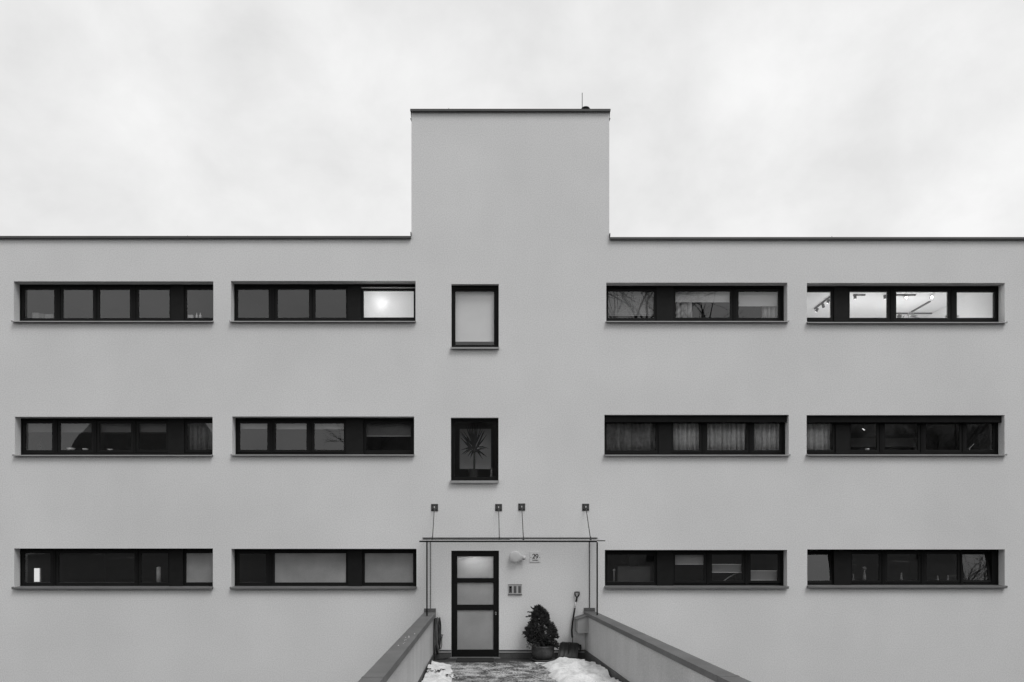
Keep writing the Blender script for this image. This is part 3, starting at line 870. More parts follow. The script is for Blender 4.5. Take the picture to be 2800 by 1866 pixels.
from mathutils import noise as mnoise
def potted_conifer():
    p = 0.30; y = -p
    K = 8.71
    gx = lambda u: PX(1420 + u/K, y); gz = lambda v: PZ(1640 + v/K, y)
    cx = gx(560)
    t = thing('potted_conifer', (cx, y, 0), 'bushy dwarf conifer in a big dark pot beside the door', 'potted plant')
    B().lathe((cx, y, 0), [(0.17, 0.0), (0.235, 0.012), (0.25, 0.045), (0.238, 0.047), (0.2, 0.02)], 40).build('saucer', 'pot_glaze', t, smooth=True)
    zt = gz(1085)
    po = B().lathe((cx, y, 0.022), [(0.14, 0.0), (0.18, 0.035), (0.222, 0.12), (0.236, 0.19), (0.228, zt-0.05), (0.232, zt-0.045), (0.232, zt-0.022), (0.212, zt-0.022), (0.205, zt-0.06)], 48).build('pot', 'pot_glaze', t, smooth=True)
    B().lathe((cx, y, zt-0.055), [(0.205, 0.0), (0.2, 0.02), (0.1, 0.032)], 32).build('soil', 'soil', t)
    B().tube([(cx, y, zt-0.05), (cx-0.01, y, zt+0.2), (cx-0.02, y, gz(400))], [0.03, 0.025, 0.012], 8).build('trunk', 'wood_bark', t)
    # crown: silhouette rows (v, left u, right u)
    rows = [(165,440,470),(215,395,530),(260,370,600),(310,350,630),(380,335,675),(440,322,695),(500,310,715),(560,285,740),(610,235,790),(660,190,830),(720,160,838),(790,150,855),(840,147,890),(890,155,885),(940,175,800),(985,215,650),(1010,300,560)]
    def span(v):
        for (a, b) in zip(rows, rows[1:]):
            if a[0] <= v <= b[0]:
                f = (v-a[0])/(b[0]-a[0]); return a[1]+(b[1]-a[1])*f, a[2]+(b[2]-a[2])*f
        return None
    rnd = random.Random(5)
    m = B()
    def sprig(c, d, ln, w):
        d = d.normalized(); s = d.cross(Vector((rnd.uniform(-1,1), rnd.uniform(-1,1), rnd.uniform(-1,1)))); s.normalize(); q = d.cross(s)
        vs = [c - d*ln*0.35]
        mid = c + d*ln*0.15
        for k in range(4):
            a = math.pi*k/2; vs.append(mid + (s*math.cos(a)+q*math.sin(a))*w)
        vs.append(c + d*ln*0.65)
        m.add(vs, [(0,2,1),(0,3,2),(0,4,3),(0,1,4),(5,1,2),(5,2,3),(5,3,4),(5,4,1)])
    def clump(c, out, n, sz):
        for _ in range(n):
            d = out + Vector((rnd.gauss(0,.55), rnd.gauss(0,.55), rnd.gauss(0.15,.5)))
            o = Vector((rnd.gauss(0,1), rnd.gauss(0,1), rnd.gauss(0,1))) * sz
            sprig(c + o, d, rnd.uniform(0.035, 0.065), rnd.uniform(0.004, 0.0075))
    for _ in range(1050):
        v = 1010 - 850*(rnd.random()**1.15)
        sp = span(v)
        if not sp: continue
        hw = (sp[1]-sp[0])/2*1.10; uc = (sp[0]+sp[1])/2
        a = rnd.uniform(0, 2*math.pi)
        if rnd.random() < 0.35: a = rnd.choice((0, math.pi)) + rnd.gauss(0, 0.45)
        rr = math.sqrt(rnd.uniform(0.3, 1.0)) * 0.97
        lump = 1.0 + 0.22*mnoise.noise((math.cos(a)*1.7, math.sin(a)*1.7, v*0.012)) + 0.22*mnoise.noise((math.cos(a)*4, math.sin(a)*4, v*0.035))
        rr *= lump
        X_ = gx(uc) + (hw/K*S*0.97)*rr*math.cos(a); Y_ = y + min(0.27, hw/K*S)*rr*math.sin(a)
        if (int(v/70) + int(a*3)) % 7 == 0 and rr > 0.8: continue
        c = Vector((X_, Y_, gz(v)))
        out = Vector((math.cos(a), math.sin(a), 0.25 if v < 700 else -0.1))
        clump(c, out, 14, 0.014)
    for (u, v, du, dv) in ((320,210,-60,-40),(380,190,-25,-60),(450,170,0,-70),(500,190,25,-50),(530,225,50,-40),(260,295,-70,-12),(300,300,-60,0),(330,320,-50,20),(230,400,-70,5),(280,390,-60,-10),(330,375,-50,-25),(310,430,-50,30),(790,575,14,-60),(250,300,-80,-15),(215,402,-85,6),(265,385,-60,-20),(312,212,-50,-45),(800,590,25,-40),(830,640,20,-40),(890,830,40,0),(150,770,-40,-10),(150,880,-40,20),(690,1010,40,20),(345,345,-60,-10)):
        for q in range(26):
            f = q/25*1.3 - 0.8
            sprig(Vector((gx(u+du*f), y + rnd.gauss(0,.02), gz(v+dv*f))), Vector((du, rnd.gauss(0,30), -dv*1.0)) + Vector((rnd.gauss(0,22), 0, rnd.gauss(0,22))), 0.05, 0.0075)
    m.build('crown', 'conifer', t)
    # trailing evergreen at the right rim
    m = B()
    def leaf(c, d, ln, w):
        d = d.normalized(); s = d.cross(Vector((rnd.gauss(0,1), rnd.gauss(0,1), rnd.gauss(0,1)))).normalized()
        m.add([c, c+d*ln*0.5+s*w, c+d*ln, c+d*ln*0.5-s*w], [(0,1,2,3)])
    for _ in range(900):
        u = rnd.uniform(520, 925); top = 925 + abs(u-720)**1.6*0.016; bot = 1085 + max(0, u-700)*0.28
        v = rnd.uniform(top, max(top+5, bot))
        leaf(Vector((gx(u), y - 0.05 + rnd.gauss(0,.07), gz(v))), Vector((rnd.gauss(.2,.6), rnd.gauss(-.3,.5), rnd.gauss(0,.6))), rnd.uniform(.025,.05), rnd.uniform(.008,.014))
    m.build('trailing_foliage', 'dark_leaf', t)
    m = B()
    for _ in range(320):
        u = rnd.uniform(175, 490); v = rnd.uniform(1010, 1100 + (50 if u < 300 else 0))
        leaf(Vector((gx(u), y - 0.1 + rnd.gauss(0,.05), gz(v))), Vector((rnd.gauss(-.3,.7), rnd.gauss(-.3,.5), rnd.gauss(0.1,.6))), rnd.uniform(.015,.035), rnd.uniform(.004,.008))
    m.build('pale_sprigs', 'pale_leaf', t)
potted_conifer()

def snow_shovel():
    K = 8.71
    def g(u, v, p): return Vector((PX(1420 + u/K, -p), -p, PZ(1640 + v/K, -p)))
    t = thing('snow_shovel', g(1150, 1400, 0.2), 'black snow shovel with a bent shaft leaning against the wall', 'shovel')
    # blade: curved sheet between top and bottom edge, a grid with stiffening ribs
    tl, tr, bl, br = (978, 996, 0.15), (1432, 1030, 0.13), (905, 1366, 0.25), (1385, 1414, 0.23)
    nu, nv = 16, 10
    def pt(i, j, off=0.0):
        a, b = i/nu, j/nv
        u = (tl[0]*(1-a)+tr[0]*a)*(1-b) + (bl[0]*(1-a)+br[0]*a)*b
        v = (tl[1]*(1-a)+tr[1]*a)*(1-b) + (bl[1]*(1-a)+br[1]*a)*b
        p = (tl[2]*(1-a)+tr[2]*a)*(1-b) + (bl[2]*(1-a)+br[2]*a)*b
        p -= 0.05*math.sin(math.pi*b) - 0.03*abs(2*a-1)**2 - 0.006*math.cos(a*math.pi*8)
        u += 28*(1-b)*math.sin(math.pi*b)*0
        # rounded top corners
        if j == 0: v += 34*max(0, abs(2*a-1)-0.8)/0.2
        return g(u, v, p + off)
    m = B(); vs = [pt(i, j) for j in range(nv+1) for i in range(nu+1)] + [pt(i, j, -0.008) for j in range(nv+1) for i in range(nu+1)]
    n = nu+1; o = n*(nv+1)
    fs = [(j*n+i, j*n+i+1, (j+1)*n+i+1, (j+1)*n+i) for j in range(nv) for i in range(nu)]
    fs += [(o+j*n+i, o+(j+1)*n+i, o+(j+1)*n+i+1, o+j*n+i+1) for j in range(nv) for i in range(nu)]
    for i in range(nu): fs += [(i, o+i, o+i+1, i+1), (nv*n+i, nv*n+i+1, o+nv*n+i+1, o+nv*n+i)]
    for j in range(nv): fs += [(j*n, (j+1)*n, o+(j+1)*n, o+j*n), (j*n+nu, o+j*n+nu, o+(j+1)*n+nu, (j+1)*n+nu)]
    m.add(vs, fs); bo = m.build('blade', 'shovel_plastic', t, smooth=True)
    m = B(); m.tube([pt(0, nv, 0.004), pt(4, nv, 0.004), pt(8, nv, 0.004), pt(12, nv, 0.004), pt(16, nv, 0.004)], 0.006, 6); m.build('edge_bar', 'coping_metal', bo)
    m = B(); m.tube([g(1452, 1070, 0.10), g(1455, 1150, 0.11), g(1440, 1250, 0.13)], [0.022, 0.024, 0.01], 8); m.build('side_rim', 'shovel_grip', bo)
    m = B(); m.tube([pt(8, 0, 0.004), pt(8, 2, 0.012), pt(8, 5, 0.012), pt(8, 8, 0.006)], [0.016, 0.014, 0.010, 0.004], 8); m.build('rib', 'shovel_plastic', bo, smooth=True)
    sh = [(1262, 1040, .13), (1268, 960, .125), (1262, 905, .12), (1254, 840, .115), (1250, 740, .105), (1256, 640, .095), (1268, 540, .085), (1285, 430, .075), (1305, 310, .065), (1322, 205, .055)]
    B().tube([g(*q) for q in sh[:3]], 0.009, 10).build('lower_tube', 'plate_metal', t, smooth=True)
    B().tube([g(*q) for q in sh[2:]], 0.0185, 12).build('grip_sleeve', 'shovel_grip', t, smooth=True)
    B().tube([g(1322, 210, .055), g(1345, 45, .045)], 0.0135, 12).build('shaft', 'aluminium', t, smooth=True)
    k = lambda u, v, p: g((1350+u/5.229-1420)*K, (1600+v/5.229-1640)*K, p)
    B().tube([k(1178, 242, .045), k(1184, 205, .043), k(1189, 178, .04)], [0.020, 0.019, 0.017], 12).build('neck', 'shovel_grip', t, smooth=True)
    B().tube([k(1189, 178, .04), k(1172, 160, .04), k(1162, 138, .035), k(1160, 104, .03), k(1192, 102, .03), k(1222, 103, .03), k(1221, 138, .035), k(1208, 162, .04)], [.016,.015,.014,.0135,.0135,.0135,.014,.015], 10, closed=True).build('handle', 'shovel_grip', t, smooth=True)
snow_shovel()

def garden_hose():
    rnd = random.Random(11)
    K = 8.71
    hx = lambda u, y=-0.2: PX(1150 + u/K, y); hz = lambda v, y=-0.2: PZ(1640 + v/K, y)
    t = thing('garden_hose', (hx(400), -0.2, 0.0), 'coiled dark garden hose hanging on the wall left of the door', 'hose')
    for i in range(11):
        m = B(); pts = []
        xt, xb = hx(325 + 13*i), hx(330 + 12*i + rnd.uniform(-10, 12))
        top = hz(440 + rnd.uniform(-8, 14)); bot = hz(rnd.uniform(1230, 1370) if i < 9 else rnd.uniform(1090, 1200)); zc_, rz = (top+bot)/2, (top-bot)/2
        ph = rnd.uniform(-0.5, 0.5)
        for k in range(28):
            a = 2*math.pi*k/28
            f = 0.5 - 0.5*math.sin(a)
            yy = -0.13 - 0.01*i*0.3 + (0.045 + 0.03*f) * math.cos(a)
            xx = xt*(1-f) + xb*f + 0.022*math.cos(a+ph)*(1-abs(math.sin(a))**3)
            pts.append((max(xx, PX(1187)+0.012), yy, zc_ + rz*math.sin(a)))
        m.tube(pts, 0.0085, 7, closed=True); m.build('hose_loop', 'hose_pale' if i in (3, 6, 8) else 'hose_rubber', t, smooth=True)
    m = B(); m.tube([(hx(450), -0.0, hz(445)), (hx(450), -0.15, hz(445)), (hx(453), -0.16, hz(415))], 0.008, 8)
    m.tube([(hx(330), -0.0, hz(448)), (hx(330), -0.15, hz(448)), (hx(325), -0.16, hz(420))], 0.008, 8)
    m.build('wall_hook', 'profile_metal', t)
    m = B(); m.tube([(hx(330), -.15, hz(1200)), (hx(345), -.2, hz(1350)), (hx(350), -.24, 0.03), (hx(420), -.2, 0.012), (hx(520), -.12, 0.012), (hx(640), -.09, 0.012)], 0.0095, 8); m.build('hose_tail', 'hose_rubber', t, smooth=True)
    t2 = thing('garden_tap', (hx(515, 0), -0.05, hz(890, 0)), 'small garden tap on the wall beside the hanging hose', 'tap')
    x, z = hx(515, -0.03), hz(862, -0.03)
    B().tube([(x, 0.0, z), (x, -0.07, z), (x, -0.085, z-0.012), (x-0.004, -0.085, z-0.05)], [.012,.011,.012,.010], 10).build('spout', 'tap_brass', t2, smooth=True)
    hd = B().tube([(x-0.026, -0.06, z+0.026), (x+0.026, -0.06, z+0.022)], 0.008, 8).build('handle', 'tap_brass', t2, smooth=True)
    B().tube([(x, -0.055, z), (x, -0.06, z+0.03)], 0.007, 8).build('stem', 'tap_brass', t2)
    m = B(); m.tube([(x-0.004, -.085, z-.05), (x-0.006, -.09, z-.2), (x-0.02, -.1, z-.27), (x-0.045, -.12, z-.2), (x-0.06, -.13, z-.02)], 0.008, 8); m.build('hose_loop', 'hose_rubber', t, smooth=True)
garden_hose()

def door_mat():
    x0, x1 = PX(1250), PX(1350.5)
    m = B(); m.box(x0, x1, -0.50, -0.045, 0.001, 0.016)
    tag(m.build('door_mat', 'mat_rubber', bevel=0.003), 'worn dark rubber door mat in front of the entrance', 'door mat')
door_mat()

# ------------------------------------------------------------------ snow
def floor_pt(px, py):
    t = F*CZ/(py-HY); return ((px-CX)*t/F, D-t)        # x, distance from the facade
from mathutils import noise as mnoise
def snow_bank(name, inner, wall_x, h0, label, seed, far, ramp=0.16):
    """inner: list of (x, p) running away from the facade: the free edge; wall_x(p): the edge at the parapet"""
    def xin(p):
        for (a, b) in zip(inner, inner[1:]):
            if a[1] <= p <= b[1]:
                f = (p-a[1])/max(1e-6, b[1]-a[1]); return a[0]+(b[0]-a[0])*f
        return inner[-1][0]
    nu, nv = 46, 190; p0 = inner[0][1]; vs = []; fs = []
    for j in range(nv+1):
        f = j/nv; p = p0 + (far-p0)*f**1.35
        xa = xin(p) + 0.10*mnoise.noise((seed, p*2.3, 0)) + 0.05*mnoise.noise((seed, p*9, 3)); xb = wall_x(p)
        for i in range(nu+1):
            a = i/nu; x = xa + (xb-xa)*a
            edge = min(1, a*abs(xb-xa)/0.22); endf = min(1, (p-p0)/ramp)
            e = (edge*(2-edge))**0.8 * (endf*(2-endf))**0.8
            rough = 0.5 + 0.9*mnoise.noise((x*2.6+seed, p*2.6, 1.7)) + 0.5*mnoise.noise((x*4.5, p*6.5, seed)) + 0.13*mnoise.noise((x*15, p*17, seed))
            z = -0.016 + h0*e*max(0.10, rough + 0.35) + 0.004*mnoise.noise((x*38, p*38, seed)) - (0.03*max(0, 0.45-e)*(1+mnoise.noise((x*9, p*9, 4))))
            vs.append((x, -p, z))
    n = nu+1
    fs = [(j*n+i, j*n+i+1, (j+1)*n+i+1, (j+1)*n+i) for j in range(nv) for i in range(nu)]
    m = B(); m.add(vs, fs); o = m.build(name, 'snow', smooth=True)
    o['kind'] = 'stuff'; o['label'] = label; o['category'] = 'snow'
    def height(x, p):
        best = min(range(0, len(vs), 1), key=lambda k: (vs[k][0]-x)**2 + (vs[k][1]+p)**2); q = vs[best]
        return max(0.0, q[2]) if (q[0]-x)**2 + (q[1]+p)**2 < 0.004 else 0.0
    return height
fp = lambda u, v: floor_pt(1350+u/5.229, 1600+v/5.229)
inner_r = [fp(545, 1108), fp(640, 1150), fp(735, 1190), fp(775, 1262), fp(830, 1335), fp(880, 1391)]
inner_r = [(inner_r[0][0]+0.1, inner_r[0][1]-0.12)] + inner_r
last = inner_r[-1]; inner_r += [(last[0]+0.15, last[1]+0.8), (last[0]+0.25, WEND)]
snow_bank('snow_bank', inner_r, lambda p: xr(1598, p)-0.035+ (-0.12 if p < 0.9 else 0.0), 0.12, 'old snow piled along the right parapet in front of the shovel', 3.1, WEND-0.1, 0.36)
fl = lambda u, v: floor_pt(950+u/5.229, 1600+v/5.229)
inner_l = [fl(1470, 1135), fl(1505, 1165), fl(1505, 1230), fl(1545, 1320), fl(1530, 1391)]
inner_l = [(inner_l[0][0]-0.05, inner_l[0][1]-0.08)] + inner_l
last = inner_l[-1]; inner_l += [(last[0]-0.1, last[1]+0.8), (last[0]-0.12, WEND)]
SNOW_L = snow_bank('snow_bank', inner_l, lambda p: PX(1187)+0.03, 0.105, 'lumpy dirty snow heap along the left parapet below the hose', 7.7, WEND-0.1)
def debris():
    rnd = random.Random(2)
    m = B()
    for _ in range(60):
        u, v = rnd.choice([(1280,1290,),(1380,1250),(1430,1330),(1520,1335),(1450,1320),(1150,1305),(1360,1045),(1400,1055)])
        x, p = fl(u+rnd.gauss(0,45), v+rnd.gauss(0,10))
        if p < 0.15 or x < PX(1190): continue
        z = SNOW_L(x, p) + 0.006
        a = rnd.uniform(0, 6.28); l = rnd.uniform(.015,.045); w_ = l*rnd.uniform(.3,.6)
        c, s = math.cos(a), math.sin(a)
        q = [(-l,-w_*.3),(0,-w_),(l,0),(0,w_)]
        top = [(x+c*i-s*j, -p+s*i+c*j, z+rnd.uniform(0,.012)) for i, j in q]; bot = [(a_, b_, c_-.004) for a_, b_, c_ in top]
        m.add(top+bot, [(0,1,2,3),(7,6,5,4),(0,4,5,1),(1,5,6,2),(2,6,7,3),(3,7,4,0)])
    o = m.build('fallen_leaves', 'leaf_debris'); o['kind'] = 'stuff'; o['label'] = 'dark dead leaves scattered over the left snow heap'; o['category'] = 'leaves'
    m = B()
    for _ in range(9):
        x, p = PX(1181)-rnd.uniform(-.03, .07), rnd.uniform(3.2, 4.6)
        m.sphere((x, -p, PZ(1674)+0.001), rnd.uniform(.004,.0095), 7, 5)
    o = m.build('snow_crumbs', 'snow'); o['kind'] = 'stuff'; o['label'] = 'small crumbs of snow lying on the left parapet coping'; o['category'] = 'snow'
debris()

# ------------------------------------------------------------------ on the roof
def roof_things():
    zt = PZ(298)
    y = 0.5
    t = thing('lightning_rod', (PX(1592, y), y, ZT), 'thin upright lightning rod on the stair tower roof', 'lightning rod')
    B().tube([(PX(1592, y), y, ZT), (PX(1592, y), y, PZ(254.4, y))], 0.007, 8).build('rod', 'rod_metal', t)
    B().lathe((PX(1592, y), y, ZT-0.02), [(0.06, 0), (0.06, 0.05), (0.02, 0.07)], 16).build('foot', 'object_grey', t)
    zc_ = PZ(293.8, y)
    t = thing('vent_cap', (PX(1601, y), y, ZT), 'low domed vent cap beside the rod on the tower roof', 'vent')
    B().lathe((PX(1601, y), y, zc_-0.07), [(0.10, 0), (0.10, 0.02), (0.085, 0.045), (0.05, 0.063), (0.008, 0.07)], 28).build('cap', 'black_edge', t, smooth=True)
    B().lathe((PX(1601, y), y, ZT-0.02), [(0.07, 0), (0.07, zc_-0.07-ZT+0.03)], 20).build('pipe', 'rod_metal', t)
    for (px, py, ztop, lbl) in ((1227, 295, None, 'tiny metal pin on the left part of the tower roof edge'), (512, 643.5, None, 'tiny metal pin on the left roof edge'), (2276, 645.5, None, 'tiny metal pin on the right roof edge')):
        z0 = PZ(py+4, 0.0)
        m = B(); m.tube([(PX(px), 0.02, z0-0.02), (PX(px), 0.02, PZ(py))], 0.006, 6); tag(m.build('roof_pin', 'rod_metal'), lbl, 'pin', 'pins on the roof edge')
roof_things()

# ------------------------------------------------------------------ things behind the windows
YB = DF + 0.13                    # blinds hang here
def pr(key, i): return WINFO[key]['panes'][i]     # x0, x1, z0, z1
def crop(key):
    n = {'1': 740, '2': 1110, '3': 1475}[key[0]]; x = {'a': 0, 'b': 600, 'c': 1620, 'd': 2180}[key[1]]; s = 3.9217
    return (lambda u, y=YB: PX(x+u/s, y)), (lambda v, y=YB: PZ(n+v/s, y))
def roller(key, i, v, mt, label, name='roller_blind', rail='rail_white', pad=0.02, y=YB, railh=0.018):
    x0, x1, z0, z1, _ = pr(key, i); _, gz = crop(key) if key[0] != 's' else (None, None)
    zb = gz(v, y) if gz else v
    t = thing(name, ((x0+x1)/2, y, zb), label, 'blind')
    B().box(x0-pad, x1+pad, y, y+0.003, zb+railh, z1+0.03).build('fabric', mt, t)
    B().box(x0-pad, x1+pad, y-0.005, y+0.009, zb, zb+railh).build('bottom_rail', rail, t)
    return t
def curtain(key, i, mt, label, u0=None, u1=None, v0=None, v1=None, folds=6, y=YB+0.06, amp=0.034):
    x0, x1, z0, z1, _ = pr(key, i); gx, gz = crop(key)
    if u0 is not None: x0, x1 = gx(u0, y), gx(u1, y)
    else: x0 -= 0.03; x1 += 0.03
    za = z1+0.05 if v0 is None else gz(v0, y); zb = z0-0.03 if v1 is None else gz(v1, y)
    rnd = random.Random(hash((key, i)) % 97 if False else ord(key[0])*31+ord(key[1])*7+i)
    n = folds*10; m = B(); ph = [rnd.uniform(0, 6.28) for _ in range(3)]
    vs = []
    for j, z in enumerate((za, za*0.6+zb*0.4, zb)):
        for k in range(n+1):
            a = k/n
            w_ = math.sin(a*folds*2*math.pi+ph[0]) + 0.5*math.sin(a*folds*3.3*math.pi+ph[1]+j*0.25) + 0.3*math.sin(a*folds*7.1*math.pi+ph[2])
            vs.append((x0+(x1-x0)*a+0.006*j*math.sin(a*9), y + amp*w_, z))
    fs = [(j*(n+1)+k, j*(n+1)+k+1, (j+1)*(n+1)+k+1, (j+1)*(n+1)+k) for j in range(2) for k in range(n)]
    m.add(vs, fs); o = m.build('curtain', mt, smooth=True)
    md = o.modifiers.new('solid', 'SOLIDIFY'); md.thickness = 0.002
    return tag(o, label, 'curtain')
def pleated(key, i, v0, v1, mt, label, pleats=9, y=YB):
    x0, x1, z0, z1, _ = pr(key, i); gx, gz = crop(key)
    za, zb = gz(v0, y), gz(v1, y)
    t = thing('pleated_blind', ((x0+x1)/2, y, zb), label, 'blind')
    m = B(); n = pleats*2; rr = 0.012; vs = []
    for k in range(n+1):
        z = za-rr + (zb+rr-za+rr)*k/n; yy = y + (0.010 if k % 2 else -0.010)
        vs += [(x0-0.01, yy, z), (x1+0.01, yy, z)]
    m.add(vs, [(2*k, 2*k+1, 2*k+3, 2*k+2) for k in range(n)])
    o = m.build('pleats', mt, t); md = o.modifiers.new('solid', 'SOLIDIFY'); md.thickness = 0.002
    for z in (za, zb+rr):
        B().box(x0-0.012, x1+0.012, y-0.012, y+0.012, z-rr, z).build('rail', 'rail_white', t)
    return t

# row 1 left: a couple of boxes and bottles on the inner sill
def on_sill(key, u0, u1, v0, name, mt, label, cat, y=0.30, depth=0.10, group=None, lid=None):
    gx, gz = crop(key); zi = WINFO[key]['zi']
    t = B(); x0, x1, z1 = gx(u0, y), gx(u1, y), gz(v0, y)
    t.box(x0, x1, y, y+depth, zi, max(z1, zi+0.02))
    return tag(t.build(name, mt, bevel=0.004), label, cat, group)
on_sill('1a', 345, 412, 452, 'cardboard_box', 'object_grey', 'pale carton on the sill in the top left window', 'box')
on_sill('1a', 412, 470, 462, 'cardboard_box', 'blind_dim', 'darker carton between two pale cartons in the top left window', 'box', y=0.305)
on_sill('1a', 478, 570, 468, 'cardboard_box', 'object_grey', 'low wide carton by the first mullion of the top left window', 'box', y=0.30)
on_sill('1a', 2012, 2065, 475, 'small_box', 'ceramic', 'small pale box beside two bottles in the top left window', 'box', depth=0.06)
def bottle(key, u, v, r, label, mt='ceramic', y=0.32):
    gx, gz = crop(key); zi = WINFO[key]['zi']; h = max(0.05, gz(v, y)-zi)
    m = B(); m.lathe((gx(u, y), y, zi), [(r, 0), (r, h*0.62), (r*0.8, h*0.7), (r*0.35, h*0.78), (r*0.35, h*0.96), (r*0.42, h)], 14)
    return tag(m.build('bottle', mt, smooth=True), label, 'bottle', 'bottles on the top left window sill')
bottle('1a', 2110, 455, 0.022, 'left one of two small bottles at the right end of the top left window')
bottle('1a', 2148, 455, 0.024, 'right one of two small bottles at the right end of the top left window')
# row 1, second window: lit room behind a thin blind
x0, x1, z0, z1, _ = pr('1b', 3)
gx, gz = crop('1b')
t = thing('sheer_blind', ((x0+x1)/2, 0.33, z0-0.02), 'glowing sheer white blind in the brightest pane left of the tower', 'blind')
B().box(x0-0.05, x1+0.05, 0.33, 0.332, z0-0.05, z1+0.10).build('fabric', 'lamp_blind', t)
l = bpy.data.lights.new('room_fill_light', 'POINT'); l.energy = 16; l.shadow_soft_size = 0.2  # added fill lamp, lightens the room and blind evenly apart from the globe
o = bpy.data.objects.new('room_fill_light', l); COL.objects.link(o); o.location = (PX(1062, 1.2), 1.2, CEIL[1]-0.75)
gy = 0.45; gc = (gx(1752, gy), gy, gz(362, gy))
t = thing('globe_lamp', (gc[0], gc[1], gc[2]-0.07), 'round glowing globe lamp behind the sheer blind', 'lamp')
B().sphere(gc, 0.07, 24, 14).build('globe', 'globe_light', t, smooth=True)
B().tube([(gc[0], gy, gc[2]+0.068), (gc[0], gy, CEIL[1])], 0.006, 6).build('cord', 'rail_white', t)
# row 1, third window: venetian blind, two half-drawn blinds, curtains
def venetian(key, i, vbot, label, y=YB):
    x0, x1, z0, z1, _ = pr(key, i); gx, gz = crop(key); zb = gz(vbot, y)
    t = thing('venetian_blind', ((x0+x1)/2, y, zb), label, 'blind')
    m = B(); z = z1 + 0.02; dz = 0.0205
    while z > zb + 0.012:
        m.add([(x0-.01,y-.011,z-.007),(x1+.01,y-.011,z-.007),(x1+.01,y+.011,z+.007),(x0-.01,y+.011,z+.007)], [(0,1,2,3)]); z -= dz
    o = m.build('slats', 'blind_light', t); o['kind'] = 'stuff'
    md = o.modifiers.new('solid', 'SOLIDIFY'); md.thickness = 0.0015
    B().box(x0-.01, x1+.01, y-.012, y+.012, zb-.006, zb+.008).build('bottom_rail', 'blind_grey', t)
venetian('1c', 0, 484, 'grey venetian blind almost fully lowered in the top window right of the tower')
roller('1c', 1, 342, 'blind_light', 'half lowered grey blind with a white rail in the middle top right pane', railh=0.02)
roller('1c', 2, 385, 'blind_light', 'lower hanging grey blind with a white rail beside the lit windows', railh=0.02)
curtain('1c', 1, 'blind_light', 'pale curtain gathered at the left of the middle top right pane', 895, 1075, folds=4, y=YB+0.10)
curtain('1c', 2, 'blind_light', 'pale curtain at the right edge of the pane beside the lit windows', 1812, 1995, folds=4, y=YB+0.10)
